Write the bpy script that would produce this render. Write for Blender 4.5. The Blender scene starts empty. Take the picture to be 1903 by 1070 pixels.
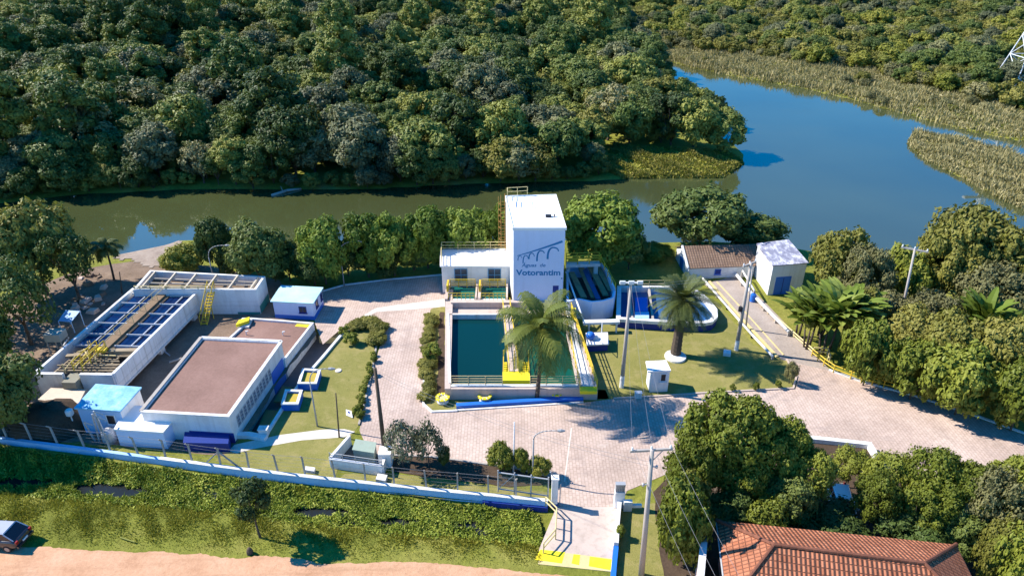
import bpy, bmesh, math, random
import numpy as np
from mathutils import Vector, Matrix, geometry
random.seed(7); RNG = np.random.default_rng(11)
SC = bpy.context.scene
COL = SC.collection
CAM_H, TILT, FOC = 38.0, math.radians(28.8), 1300.0
WATER_Z = -2.5

# ------------------------------------------------------------ survey helpers
def G(px, py, z=0.0):
    u = (px-951.5)/FOC; v = (535-py)/FOC
    dy = math.cos(TILT)+v*math.sin(TILT); dz = -math.sin(TILT)+v*math.cos(TILT)
    t = (z-CAM_H)/dz
    return (u*t, dy*t)
def P(px, py, z=0.0):
    x, y = G(px, py, z); return Vector((x, y, z))
def Zat(py, Y):
    v = (535-py)/FOC
    dy = math.cos(TILT)+v*math.sin(TILT); dz = -math.sin(TILT)+v*math.cos(TILT)
    return CAM_H+dz*Y/dy
def onplane(px, py, Y):
    v = (535-py)/FOC; u = (px-951.5)/FOC
    dy = math.cos(TILT)+v*math.sin(TILT); t = Y/dy
    return u*t, CAM_H+(-math.sin(TILT)+v*math.cos(TILT))*t
def depth(x, y, z=0.0):
    return y*math.cos(TILT)+(CAM_H-z)*math.sin(TILT)
def Gs(pts, z=0.0):
    return [G(a, b, z) for a, b in pts]

# ------------------------------------------------------------ mesh builder
class MB:
    def __init__(s): s.v = []; s.f = []; s.mi = []; s.m = 0; s.uv = {}
    def face(s, idx): s.f.append(tuple(idx)); s.mi.append(s.m)
    def add(s, pts):
        n = len(s.v); s.v += [tuple(p) for p in pts]; return n
    def poly(s, pts):
        n = s.add(pts); s.face(range(n, n+len(pts)))
    def hexa(s, b, t):
        n = s.add(list(b)+list(t)); k = len(b)
        s.face([n+i for i in reversed(range(k))]); s.face([n+k+i for i in range(k)])
        for i in range(k):
            j = (i+1) % k; s.face((n+i, n+j, n+k+j, n+k+i))
    def box(s, x0, x1, y0, y1, z0, z1):
        q = [(x0, y0), (x1, y0), (x1, y1), (x0, y1)]
        s.hexa([(a, b, z0) for a, b in q], [(a, b, z1) for a, b in q])
    def prism(s, poly, z0, z1):
        s.hexa([(a, b, z0) for a, b in poly], [(a, b, z1) for a, b in poly])
    def tube(s, p0, p1, r0, r1=None, n=8, cap=True):
        r1 = r0 if r1 is None else r1
        p0 = Vector(p0); p1 = Vector(p1); d = (p1-p0)
        if d.length < 1e-6: return
        d.normalize(); a = d.orthogonal().normalized(); b = d.cross(a)
        c = [(math.cos(2*math.pi*i/n), math.sin(2*math.pi*i/n)) for i in range(n)]
        k = s.add([p0+(a*x+b*y)*r0 for x, y in c]+[p1+(a*x+b*y)*r1 for x, y in c])
        for i in range(n):
            j = (i+1) % n; s.face((k+i, k+j, k+n+j, k+n+i))
        if cap:
            s.face([k+i for i in reversed(range(n))]); s.face([k+n+i for i in range(n)])
    def path(s, pts, r0, r1=None, n=6):
        r1 = r0 if r1 is None else r1; m = len(pts)-1
        for i in range(m):
            s.tube(pts[i], pts[i+1], r0+(r1-r0)*i/m, r0+(r1-r0)*(i+1)/m, n)
    def wbox(s, A, B, s0, s1, z0, z1, d0, d1):
        """box on the wall running A->B (2-D), s along, d outwards (right-hand side of A->B)"""
        ax, ay = A; bx, by = B; L = math.hypot(bx-ax, by-ay); tx, ty = (bx-ax)/L, (by-ay)/L; nx, ny = ty, -tx
        q = [(ax+tx*a+nx*d, ay+ty*a+ny*d) for a, d in ((s0, d1), (s1, d1), (s1, d0), (s0, d0))]
        s.prism(q, z0, z1)
    def strip(s, pts, w, z0, z1, closed=False, off=0.0):
        """wall / kerb of width w along a 2-D polyline"""
        n = len(pts); L = []; R = []
        for i in range(n):
            p = Vector(pts[i][:2]); 
            a = Vector(pts[i-1][:2]) if (i > 0 or closed) else None
            b = Vector(pts[(i+1) % n][:2]) if (i < n-1 or closed) else None
            d1 = (p-a).normalized() if a is not None else None
            d2 = (b-p).normalized() if b is not None else None
            if d1 is None: d1 = d2
            if d2 is None: d2 = d1
            t = (d1+d2)
            if t.length < 1e-4: t = d1
            t.normalize(); nn = Vector((t.y, -t.x)); k = 1/max(.5, abs(nn.dot(Vector((d1.y, -d1.x)))))
            L.append(p+nn*(off-w/2)*k); R.append(p+nn*(off+w/2)*k)
        zz0 = z0 if isinstance(z0, (list, tuple)) else [z0]*n
        zz1 = z1 if isinstance(z1, (list, tuple)) else [z1]*n
        k = s.add([c for i in range(n) for c in ((L[i].x, L[i].y, zz0[i]), (R[i].x, R[i].y, zz0[i]), (R[i].x, R[i].y, zz1[i]), (L[i].x, L[i].y, zz1[i]))])
        m = n if closed else n-1
        for i in range(m):
            a = k+4*i; b = k+4*((i+1) % n)
            for e in range(4):
                f = (e+1) % 4; s.face((a+e, b+e, b+f, a+f))
        if not closed:
            s.face((k, k+1, k+2, k+3)); e = k+4*(n-1); s.face((e+3, e+2, e+1, e))
    def lathe(s, c, prof, n=16, sx=1, sy=1):
        k = len(s.v)
        for r, z in prof:
            s.add([(c[0]+sx*r*math.cos(2*math.pi*i/n), c[1]+sy*r*math.sin(2*math.pi*i/n), c[2]+z) for i in range(n)])
        for j in range(len(prof)-1):
            for i in range(n):
                i2 = (i+1) % n
                s.face((k+j*n+i, k+j*n+i2, k+(j+1)*n+i2, k+(j+1)*n+i))
        s.face([k+i for i in reversed(range(n))]); e = k+(len(prof)-1)*n; s.face([e+i for i in range(n)])
    def sheet(s, poly, z):
        """triangulated flat polygon at height z"""
        tri = geometry.tessellate_polygon([[Vector((p[0], p[1], 0)) for p in poly]])
        k = s.add([(p[0], p[1], z) for p in poly])
        for t in tri:
            a, b, c = [Vector(poly[i][:2]) for i in t]
            t = t if (b-a).cross(c-a) > 0 else (t[0], t[2], t[1])
            s.face([k+i for i in t])
    def rail(s, pts, h=1.0, r=0.03, rails=(1.0, .55), gap=1.4, n=6):
        for i in range(len(pts)-1):
            a = Vector(pts[i]); b = Vector(pts[i+1]); m = max(1, round((b-a).length/gap))
            for q in rails:
                o = Vector((0, 0, h*q)); s.tube(a+o, b+o, r, n=n)
            for j in range(m+1 if i == len(pts)-2 else m):
                p = a.lerp(b, j/m); s.tube(p, p+Vector((0, 0, h)), r, n=n)
    def data(s, name, mats, loc=(0, 0, 0), smooth=False):
        me = bpy.data.meshes.new(name)
        lx, ly, lz = loc
        me.from_pydata([(a-lx, b-ly, c-lz) for a, b, c in s.v], [], s.f)
        for m in mats if isinstance(mats, (list, tuple)) else [mats]: me.materials.append(m)
        me.polygons.foreach_set('material_index', s.mi)
        if smooth: me.polygons.foreach_set('use_smooth', [True]*len(s.f))
        me.update(); return me

def link(name, me, parent=None, loc=None):
    o = bpy.data.objects.new(name, me); COL.objects.link(o)
    if parent is not None: o.parent = parent
    if loc is not None: o.location = loc
    return o
def tag(o, label=None, cat=None, group=None, kind=None):
    if label: o['label'] = label
    if cat: o['category'] = cat
    if group: o['group'] = group
    if kind: o['kind'] = kind
    return o
def thing(name, label, cat, loc=(0, 0, 0), group=None, rz=0):
    o = bpy.data.objects.new(name, None); COL.objects.link(o); o.location = loc; o.rotation_euler = (0, 0, rz)
    o.empty_display_size = .3
    return tag(o, label, cat, group)
def root_loc(o):
    l = Vector(o.location)
    while o.parent is not None: o = o.parent; l += Vector(o.location)
    return l
def part(parent, name, mb, mats, smooth=False, label=None):
    """mb in world coordinates; the part's origin is its parent's origin"""
    if name in SPLIT:
        for piece in islands(mb): o = link(name, piece.data(name, mats, root_loc(parent), smooth), parent)
        return o
    o = link(name, mb.data(name, mats, root_loc(parent), smooth), parent)
    if label: o['label'] = label
    return o
SPLIT = {'yellow_landing', 'yellow_patch', 'bracket', 'support_pier', 'near_wall', 'cell_wall', 'beam', 'baffle', 'launder', 'dividing_wall', 'roof_beam', 'support', 'yellow_post', 'vent', 'brace'}
def islands(mb):
    par = list(range(len(mb.v)))
    def find(i):
        while par[i] != i: par[i] = par[par[i]]; i = par[i]
        return i
    for f in mb.f:
        for i in f[1:]: par[find(i)] = find(f[0])
    out = {}
    for f, mi in zip(mb.f, mb.mi):
        r = find(f[0])
        if r not in out: out[r] = (MB(), {})
        b, mp = out[r]
        for i in f:
            if i not in mp: mp[i] = b.add([mb.v[i]])
        b.m = mi; b.face([mp[i] for i in f])
    return [b for b, _ in out.values()]
def solo(name, label, cat, mb, mats, group=None, smooth=False):
    xs = [v[0] for v in mb.v]; ys = [v[1] for v in mb.v]; zs = [v[2] for v in mb.v]
    loc = ((min(xs)+max(xs))/2, (min(ys)+max(ys))/2, min(zs))
    return tag(link(name, mb.data(name, mats, loc, smooth), None, loc), label, cat, group)
def structure(name, mb, mats, smooth=False, kind='structure', label=None):
    o = link(name, mb.data(name, mats, (0, 0, 0), smooth)); o['kind'] = kind
    if label: o['label'] = label
    return o
def inset(poly, d):
    n = len(poly); out = []
    if sum(poly[i-1][0]*poly[i][1]-poly[i][0]*poly[i-1][1] for i in range(n)) < 0: d = -d
    for i in range(n):
        a = Vector(poly[i-1]); p = Vector(poly[i]); b = Vector(poly[(i+1) % n])
        e1 = (p-a).normalized(); e2 = (b-p).normalized()
        n1 = Vector((-e1.y, e1.x)); n2 = Vector((-e2.y, e2.x)); k = (n1+n2); k = k/k.dot(n1)
        out.append(tuple(p+k*d))
    return out
def jitter_line(pts, step, amp, rnd):
    out = []
    for i in range(len(pts)-1):
        a = Vector(pts[i]); b = Vector(pts[i+1]); m = max(1, int((b-a).length/step)); nn = Vector((b.y-a.y, a.x-b.x)).normalized()
        for j in range(m): out.append(tuple(a.lerp(b, j/m)+nn*rnd.uniform(-amp, amp)))
    out.append(pts[-1]); return out

# ------------------------------------------------------------ materials
def newmat(name):
    m = bpy.data.materials.new(name); m.use_nodes = True; nt = m.node_tree
    return m, nt, nt.nodes['Principled BSDF']
def mixc(nt, fac, a, b, blend='MIX'):
    n = nt.nodes.new('ShaderNodeMix'); n.data_type = 'RGBA'; n.blend_type = blend
    for s, val in ((n.inputs[0], fac), (n.inputs[6], a), (n.inputs[7], b)):
        if hasattr(val, 'links'): nt.links.new(val, s)
        elif isinstance(val, (int, float)): s.default_value = val
        else: s.default_value = (*val, 1)
    return n.outputs[2]
def noise(nt, scale, detail=4, rough=.6, vec=None, stretch=None):
    if vec is None:
        vec = nt.nodes.new('ShaderNodeNewGeometry').outputs['Position']
    if stretch:
        mp = nt.nodes.new('ShaderNodeMapping'); mp.inputs['Scale'].default_value = stretch; nt.links.new(vec, mp.inputs[0]); vec = mp.outputs[0]
    n = nt.nodes.new('ShaderNodeTexNoise'); n.inputs['Scale'].default_value = scale; n.inputs['Detail'].default_value = detail; n.inputs['Roughness'].default_value = rough
    nt.links.new(vec, n.inputs['Vector']); return n.outputs['Fac']
def ramp(nt, fac, stops):
    r = nt.nodes.new('ShaderNodeValToRGB'); nt.links.new(fac, r.inputs[0]); e = r.color_ramp.elements
    while len(e) < len(stops): e.new(.5)
    for k, (p, c) in zip(e, stops):
        k.position = p; k.color = (*c, 1) if len(c) == 3 else c
    return r.outputs[0]
def bump(nt, bsdf, h, strength=.3, dist=.05):
    b = nt.nodes.new('ShaderNodeBump'); b.inputs['Strength'].default_value = strength; b.inputs['Distance'].default_value = dist
    nt.links.new(h, b.inputs['Height']); nt.links.new(b.outputs[0], bsdf.inputs['Normal'])
def sc(c, k): return tuple(min(1, max(0, x*k)) for x in c)
def paint(name, col, rough=.6, dirt=.25, dirtcol=(.16, .13, .10), scale=.6, streak=True, spec=.3, metal=0):
    m, nt, b = newmat(name)
    n1 = noise(nt, scale, 5, .65); f1 = ramp(nt, n1, [(.45, (0, 0, 0)), (.8, (1, 1, 1))])
    c = mixc(nt, mixc(nt, dirt, (0, 0, 0), f1), col, dirtcol)
    if streak:
        n2 = noise(nt, 1.0, 3, .5, stretch=(2.4, 2.4, .22)); f2 = ramp(nt, n2, [(.5, (0, 0, 0)), (.75, (1, 1, 1))])
        c = mixc(nt, mixc(nt, dirt*1.0, (0, 0, 0), f2), c, sc(dirtcol, 1.3))
    n3 = noise(nt, 9, 3, .7); c = mixc(nt, .16, c, ramp(nt, n3, [(.3, sc(col, .6)), (.7, sc(col, 1.12))]))
    nt.links.new(c, b.inputs['Base Color']); b.inputs['Roughness'].default_value = rough; b.inputs['Specular IOR Level'].default_value = spec; b.inputs['Metallic'].default_value = metal
    bump(nt, b, n3, .12, .02)
    return m
def ground(name, stops, scale=.5, fine=6, rough=.9, bumps=.4, finek=.35, bd=.06):
    m, nt, b = newmat(name)
    n1 = noise(nt, scale, 6, .62); c = ramp(nt, n1, stops)
    n2 = noise(nt, fine, 5, .75); c = mixc(nt, finek, c, ramp(nt, n2, [(.3, sc(stops[0][1], .5)), (.72, sc(stops[-1][1], 1.25))]))
    nt.links.new(c, b.inputs['Base Color']); b.inputs['Roughness'].default_value = rough; b.inputs['Specular IOR Level'].default_value = .15
    bump(nt, b, n2, bumps, bd); return m
def flat(name, col, rough=.5, spec=.4, metal=0):
    m, nt, b = newmat(name)
    c = mixc(nt, .5, col, ramp(nt, noise(nt, 14, 3), [(.3, sc(col, .75)), (.7, sc(col, 1.15))]))
    nt.links.new(c, b.inputs['Base Color']); b.inputs['Roughness'].default_value = rough; b.inputs['Specular IOR Level'].default_value = spec; b.inputs['Metallic'].default_value = metal
    return m
M = {}
M['white'] = paint('white_paint', (.75, .75, .75), .6, .34, (.28, .24, .20))
M['oldwhite'] = paint('weathered_white_paint', (.70, .69, .68), .7, .5, (.20, .17, .14))
M['whiteroof'] = paint('white_roof_paint', (.86, .85, .84), .5, .05, streak=False)
M['paleblue'] = paint('pale_blue_paint_and_shade', (.62, .70, .92), .6, .16, (.34, .36, .45))  # wall paint; on the tower front it carries the blue of the shade
M['sky_wall'] = paint('light_blue_paint_and_shade', (.36, .55, .80), .6, .15)
M['blue'] = paint('blue_paint', (.012, .07, .36), .5, .10, (.03, .06, .12))
M['navy'] = paint('dark_blue_paint', (.010, .035, .22), .55, .1, (.02, .03, .08))
M['doorblue'] = paint('door_blue_paint', (.02, .15, .58), .45, .08, (.03, .05, .1))
M['yellow'] = paint('yellow_paint', (.62, .43, .03), .55, .25, (.25, .16, .05))
M['brightyellow'] = paint('bright_yellow_paint', (.85, .68, .02), .6, .16, (.45, .35, .1))
M['paleyellow'] = paint('faded_yellow_paint', (.62, .50, .24), .6, .25, (.3, .22, .12))
M['concrete'] = paint('weathered_concrete', (.40, .36, .32), .85, .4, (.14, .12, .10))
M['pinkconcrete'] = paint('pinkish_concrete', (.52, .42, .36), .85, .35, (.2, .15, .12))
M['darkconcrete'] = paint('dark_concrete', (.10, .085, .075), .8, .4, (.03, .03, .03))
M['brownroof'] = ground('brown_roof_membrane', [(.3, (.185, .108, .085)), (.55, (.255, .152, .122)), (.75, (.305, .19, .155))], .22, 5, .9, .15, .25)
M['cyanroof'] = ground('cyan_roof_paint', [(.35, (.13, .36, .60)), (.5, (.22, .48, .66)), (.68, (.42, .64, .74))], 1.3, 6, .6, .3, .25)
M['paleroof'] = ground('pale_cyan_roof_sheet', [(.3, (.33, .60, .68)), (.7, (.52, .74, .78))], .4, 5, .6, .1, .12)
M['metal'] = flat('galvanised_metal', (.42, .43, .45), .45, .5, .3)
M['palemetal'] = flat('pale_painted_metal', (.66, .68, .70), .5)
M['dark'] = flat('dark_opening', (.012, .013, .018), .5)
M['rubber'] = flat('black_rubber', (.015, .015, .016), .8)
M['polecon'] = paint('concrete_pole', (.40, .36, .33), .85, .3, (.14, .11, .09))
M['polewood'] = paint('dark_timber_pole', (.10, .075, .055), .85, .4, (.03, .02, .015))
M['wire'] = flat('cable', (.05, .05, .055), .6)
M['palewire'] = flat('galvanised_wire', (.22, .22, .23), .5)
M['lampgrey'] = flat('lamp_post_grey', (.30, .31, .32), .5)
M['teal'] = paint('teal_blue_paint', (.015, .12, .26), .5, .1, (.02, .06, .1))
M['greencab'] = paint('grey_green_cabinet_paint', (.30, .37, .30), .6, .2)
M['greenmesh'] = flat('green_mesh_paint', (.12, .25, .18), .6)
def glass(name, col, rough=.08):
    m, nt, b = newmat(name); b.inputs['Base Color'].default_value = (*col, 1); b.inputs['Roughness'].default_value = rough; b.inputs['Specular IOR Level'].default_value = .6; return m
M['glass'] = glass('dark_window_glass', (.02, .035, .05))
def watermat(name, col, rough, wave, ws, wd=.03, spec=.5, ior=1.33):
    m, nt, b = newmat(name)
    n0 = noise(nt, .03, 3, .5); c = mixc(nt, .5, col, ramp(nt, n0, [(.35, sc(col, .7)), (.65, sc(col, 1.25))]))
    nt.links.new(c, b.inputs['Base Color']); b.inputs['Roughness'].default_value = rough; b.inputs['IOR'].default_value = ior; nt.links.new(ramp(nt, noise(nt, .045, 4, .6, stretch=(.5, 1.6, 1)), [(.42, (rough,)*3), (.62, (rough+.10,)*3)]), b.inputs['Roughness']); b.inputs['Specular IOR Level'].default_value = spec
    n = noise(nt, ws, 3, .5); bump(nt, b, n, wave, wd); return m
M['lake'] = watermat('lake_water', (.056, .068, .025), .03, .05, .8, .03, .9, 1.95)
M['ditchwater'] = watermat('ditch_water', (.02, .022, .02), .08, .1, 1.5)
M['poolwater'] = watermat('deep_teal_tank_water', (.002, .030, .034), .06, .10, 1.5, .03, .3)
M['greenwater'] = watermat('green_tank_water', (.01, .10, .085), .08, .15, 2)
M['bluewater'] = watermat('blue_settling_water', (.005, .018, .075), .12, .12, 2, .03, .3)
# pavers: narrow courses seen as faint ribs, blotchy pinkish beige
def pavermat():
    m, nt, b = newmat('interlocking_pavers')
    geo = nt.nodes.new('ShaderNodeNewGeometry').outputs['Position']
    n1 = noise(nt, .16, 6, .62, geo); c = ramp(nt, n1, [(.30, (.40, .31, .262)), (.5, (.51, .395, .335)), (.7, (.58, .465, .40))])
    br = nt.nodes.new('ShaderNodeTexBrick'); nt.links.new(geo, br.inputs['Vector'])
    mp = nt.nodes.new('ShaderNodeMapping'); mp.inputs['Rotation'].default_value = (0, 0, math.radians(90)); nt.links.new(geo, mp.inputs[0]); nt.links.new(mp.outputs[0], br.inputs['Vector'])
    br.inputs['Scale'].default_value = 1; br.inputs['Brick Width'].default_value = .42; br.inputs['Row Height'].default_value = .26; br.inputs['Mortar Size'].default_value = .035; br.inputs['Mortar Smooth'].default_value = .5
    br.inputs['Color1'].default_value = (1.05, 1.05, 1.05, 1); br.inputs['Color2'].default_value = (.93, .93, .93, 1); br.inputs['Mortar'].default_value = (.74, .72, .70, 1)
    c = mixc(nt, .9, c, br.outputs['Color'], 'MULTIPLY')
    n2 = noise(nt, 1.7, 5, .7, geo); c = mixc(nt, .5, c, ramp(nt, n2, [(.3, (.70, .66, .62)), (.62, (1.06, 1.05, 1.04))]), 'MULTIPLY')
    n4 = noise(nt, .5, 4, .6, geo, (1, .35, 1)); c = mixc(nt, ramp(nt, n4, [(.55, (0, 0, 0)), (.8, (.5, .5, .5))]), c, (.22, .165, .14))
    n5 = noise(nt, .9, 5, .7, geo, (.25, 1, 1)); c = mixc(nt, ramp(nt, n5, [(.57, (0, 0, 0)), (.66, (.42, .42, .42))]), c, (.25, .20, .18))
    n6 = noise(nt, .33, 6, .75, geo); c = mixc(nt, ramp(nt, n6, [(.60, (0, 0, 0)), (.72, (.55, .55, .55))]), c, (.60, .52, .46))
    n7 = noise(nt, 2.6, 3, .6, geo); c = mixc(nt, ramp(nt, n7, [(.70, (0, 0, 0)), (.76, (.7, .7, .7))]), c, (.17, .14, .11))
    nt.links.new(c, b.inputs['Base Color']); b.inputs['Roughness'].default_value = .85; b.inputs['Specular IOR Level'].default_value = .2
    bump(nt, b, br.outputs['Fac'], -.25, .03); return m
M['pavers'] = pavermat()
M['lawn'] = ground('mown_lawn', [(.28, (.15, .155, .034)), (.5, (.215, .205, .055)), (.72, (.30, .26, .09))], .28, 11, .95, .6, .4)
def lawnwear():
    nt = M['lawn'].node_tree; b = nt.nodes['Principled BSDF']; old = b.inputs['Base Color'].links[0].from_socket
    n = noise(nt, .75, 6, .72); c = mixc(nt, ramp(nt, n, [(.50, (0, 0, 0)), (.72, (.75, .75, .75))]), old, (.33, .27, .12))
    n = noise(nt, 1.9, 5, .75); c = mixc(nt, ramp(nt, n, [(.56, (0, 0, 0)), (.7, (.6, .6, .6))]), c, (.085, .105, .022)); nt.links.new(c, b.inputs['Base Color'])
lawnwear()
M['dirtroad'] = ground('orange_dirt', [(.25, (.40, .205, .11)), (.5, (.54, .305, .18)), (.75, (.61, .385, .25))], .35, 5, .95, .5, .3)
def ruts():
    nt = M['dirtroad'].node_tree; b = nt.nodes['Principled BSDF']; old = b.inputs['Base Color'].links[0].from_socket
    n = noise(nt, 1.4, 5, .7, stretch=(.08, 1, 1)); c = mixc(nt, ramp(nt, n, [(.50, (0, 0, 0)), (.68, (.6, .6, .6))]), old, (.33, .18, .10)); n = noise(nt, 5, 3, .7); c = mixc(nt, ramp(nt, n, [(.66, (0, 0, 0)), (.74, (.7, .7, .7))]), c, (.24, .14, .08)); nt.links.new(c, b.inputs['Base Color'])
ruts()
M['soil'] = ground('dark_garden_soil', [(.3, (.045, .030, .022)), (.6, (.085, .055, .040)), (.8, (.12, .09, .05))], .9, 6, .95, .6, .3)
M['yardsoil'] = ground('brown_bare_ground', [(.25, (.11, .075, .05)), (.5, (.20, .14, .10)), (.75, (.30, .22, .16))], .5, 5, .95, .5, .35)
M['asphalt'] = ground('grey_concrete_path', [(.3, (.11, .10, .10)), (.6, (.16, .145, .14)), (.8, (.2, .18, .17))], .6, 6, .9, .2, .25)
M['ramp'] = ground('worn_concrete_ramp', [(.3, (.26, .215, .185)), (.55, (.36, .30, .26)), (.8, (.45, .38, .33))], .4, 5, .9, .2, .3)
M['palepath'] = ground('pale_concrete_path', [(.3, (.55, .49, .42)), (.7, (.68, .62, .55))], .6, 5, .9, .2, .2)
# terrain: grass near, leaf litter and scrub under the far trees
def terrainmat():
    m, nt, b = newmat('terrain_ground')
    n1 = noise(nt, .12, 6, .65); c = ramp(nt, n1, [(.28, (.11, .12, .022)), (.48, (.21, .22, .04)), (.62, (.28, .26, .065)), (.78, (.34, .26, .13))])
    n2 = noise(nt, 2.2, 6, .75); c = mixc(nt, .6, c, ramp(nt, n2, [(.3, (.35, .38, .3)), (.7, (1.2, 1.2, 1.1))]), 'MULTIPLY')
    nt.links.new(c, b.inputs['Base Color']); b.inputs['Roughness'].default_value = .95; b.inputs['Specular IOR Level'].default_value = .1
    bump(nt, b, n2, .8, .15); return m
M['terrain'] = terrainmat()
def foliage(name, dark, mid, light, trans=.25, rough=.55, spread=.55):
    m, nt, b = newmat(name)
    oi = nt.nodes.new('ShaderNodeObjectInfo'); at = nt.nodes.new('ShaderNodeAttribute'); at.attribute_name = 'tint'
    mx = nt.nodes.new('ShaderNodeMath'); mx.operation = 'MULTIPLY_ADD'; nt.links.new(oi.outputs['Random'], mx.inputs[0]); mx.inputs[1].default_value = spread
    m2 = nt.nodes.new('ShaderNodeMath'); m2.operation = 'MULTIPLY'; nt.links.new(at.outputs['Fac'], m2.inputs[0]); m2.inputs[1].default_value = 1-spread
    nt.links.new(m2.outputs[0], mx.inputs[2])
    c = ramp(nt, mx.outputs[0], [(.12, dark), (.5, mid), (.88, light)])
    nt.links.new(c, b.inputs['Base Color']); b.inputs['Roughness'].default_value = rough; b.inputs['Specular IOR Level'].default_value = .22
    tr = nt.nodes.new('ShaderNodeBsdfTranslucent'); nt.links.new(mixc(nt, .5, c, (.16, .20, .02)), tr.inputs['Color'])
    ms = nt.nodes.new('ShaderNodeMixShader'); ms.inputs[0].default_value = trans
    nt.links.new(b.outputs[0], ms.inputs[1]); nt.links.new(tr.outputs[0], ms.inputs[2])
    nt.links.new(ms.outputs[0], nt.nodes['Material Output'].inputs['Surface']); return m
M['leaf_forest'] = foliage('forest_leaves', (0.046, 0.076, 0.018), (0.121, 0.163, 0.034), (0.287, 0.287, 0.057), .16, spread=.72)
M['leaf_grey'] = foliage('grey_green_leaves', (0.072, 0.086, 0.044), (0.143, 0.154, 0.072), (0.242, 0.237, 0.099), .15)
M['leaf_dark'] = foliage('dark_green_leaves', (0.034, 0.057, 0.014), (0.071, 0.109, 0.023), (0.149, 0.178, 0.040), .15, spread=.62)
M['leaf_rich'] = foliage('rich_green_leaves', (.055, .095, .010), (.12, .18, .020), (.22, .275, .04), .2)
M['leaf_olive'] = foliage('olive_leaves', (.10, .10, .018), (.18, .175, .032), (.29, .26, .06), .2)
M['leaf_yellow'] = foliage('yellow_green_leaves', (.13, .15, .022), (.21, .22, .03), (.30, .28, .045), .22)
M['leaf_near'] = foliage('fine_green_leaves', (0.081, 0.103, 0.011), (0.167, 0.194, 0.024), (0.292, 0.302, 0.049), .2)
M['leaf_dry'] = foliage('dry_brownish_leaves', (.105, .105, .042), (.185, .175, .07), (.29, .26, .115), .15)
M['frond'] = foliage('palm_fronds', (.065, .088, .014), (.135, .16, .028), (.27, .26, .065), .2)
M['frond_dark'] = foliage('dark_palm_fronds', (.045, .064, .017), (.09, .11, .03), (.18, .18, .06), .15)
M['banana'] = foliage('banana_leaves', (.08, .12, .014), (.16, .22, .03), (.32, .36, .08), .3)
M['weeds'] = foliage('lush_weeds', (0.111, 0.156, 0.016), (0.227, 0.280, 0.031), (0.390, 0.416, 0.065), .2, spread=0)
M['grass'] = foliage('verge_grass_blades', (0.176, 0.176, 0.018), (0.286, 0.275, 0.033), (0.407, 0.363, 0.066), .25, spread=0)
M['reedgreen'] = foliage('yellow_green_marsh_grass', (.12, .13, .02), (.22, .21, .04), (.32, .27, .08), .15, spread=0)
M['reed'] = foliage('dry_reeds', (.18, .165, .06), (.32, .28, .12), (.48, .41, .21), .15, spread=0)
M['leaf_silver'] = foliage('silvery_grey_leaves', (.10, .11, .06), (.19, .195, .12), (.30, .30, .19), .15)
M['bark'] = paint('tree_bark', (.10, .075, .055), .9, .4, (.03, .022, .016))
M['palmbark'] = paint('palm_bark', (.085, .065, .05), .9, .4, (.03, .022, .016))

# ------------------------------------------------------------ camera and light
cam = bpy.data.cameras.new('camera'); camo = bpy.data.objects.new('camera', cam); COL.objects.link(camo)
camo.location = (0, 0, CAM_H); camo.rotation_euler = (math.radians(90)-TILT, 0, 0)
cam.sensor_width = 36; cam.lens = 36*FOC/1903; cam.clip_end = 12000; cam.clip_start = .5
SC.camera = camo
SUN_EL = math.radians(42); sd = Vector((-.966, .26, 0)).normalized()      # towards the sun
tosun = Vector((sd.x*math.cos(SUN_EL), sd.y*math.cos(SUN_EL), math.sin(SUN_EL)))
sl = bpy.data.lights.new('sun', 'SUN'); sl.energy = 4.4; sl.angle = math.radians(.5); sl.color = (1, .93, .82)
so = bpy.data.objects.new('sun', sl); COL.objects.link(so); so.rotation_euler = tosun.to_track_quat('Z', 'Y').to_euler(); so.location = (-60, 20, 80)
w = bpy.data.worlds.new('World'); SC.world = w; w.use_nodes = True
sky = w.node_tree.nodes.new('ShaderNodeTexSky'); sky.sky_type = 'NISHITA'; sky.sun_disc = False
sky.sun_elevation = SUN_EL; sky.sun_rotation = math.atan2(sd.x, sd.y)
sky.air_density = 1.0; sky.dust_density = 0; sky.ozone_density = 6.0
bg = w.node_tree.nodes['Background']; hs = w.node_tree.nodes.new('ShaderNodeHueSaturation'); hs.inputs['Saturation'].default_value = 1.42
w.node_tree.links.new(sky.outputs[0], hs.inputs['Color']); w.node_tree.links.new(hs.outputs[0], bg.inputs[0]); bg.inputs[1].default_value = .122
SC.view_settings.view_transform = 'Standard'; SC.view_settings.look = 'None'; SC.view_settings.exposure = 1.08; SC.view_settings.gamma = 1
SC.cycles.max_bounces = 6; SC.cycles.transparent_max_bounces = 4
# ============================================================ terrain, water, paving
LAKE_PX = [(-1500, 520), (-400, 470), (0, 455), (150, 468), (232, 482), (300, 468), (330, 455), (450, 452), (560, 455), (700, 455), (830, 450), (950, 452), (1100, 455), (1190, 458), (1300, 455), (1420, 462), (1540, 480), (1600, 512), (1630, 512), (1680, 470), (1800, 440), (1903, 430), (2300, 440), (3000, 520),
  (3000, 470), (2200, 420), (1903, 388), (1850, 365), (1790, 330), (1720, 296), (1688, 266), (1700, 250), (1780, 260), (1860, 286), (1903, 300), (2300, 350), (2300, 320), (1903, 264), (1800, 244), (1700, 218), (1600, 190), (1500, 166), (1400, 149), (1300, 130), (1246, 116),
  (1222, 120), (1236, 140), (1250, 175), (1290, 215), (1350, 262), (1378, 285), (1382, 302), (1340, 330), (1170, 331), (1100, 336), (980, 338), (850, 342), (700, 350), (600, 352), (520, 352), (420, 350), (330, 352), (150, 360), (0, 378), (-300, 385), (-1500, 400)]
LAKE = Gs(LAKE_PX, WATER_Z)
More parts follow.
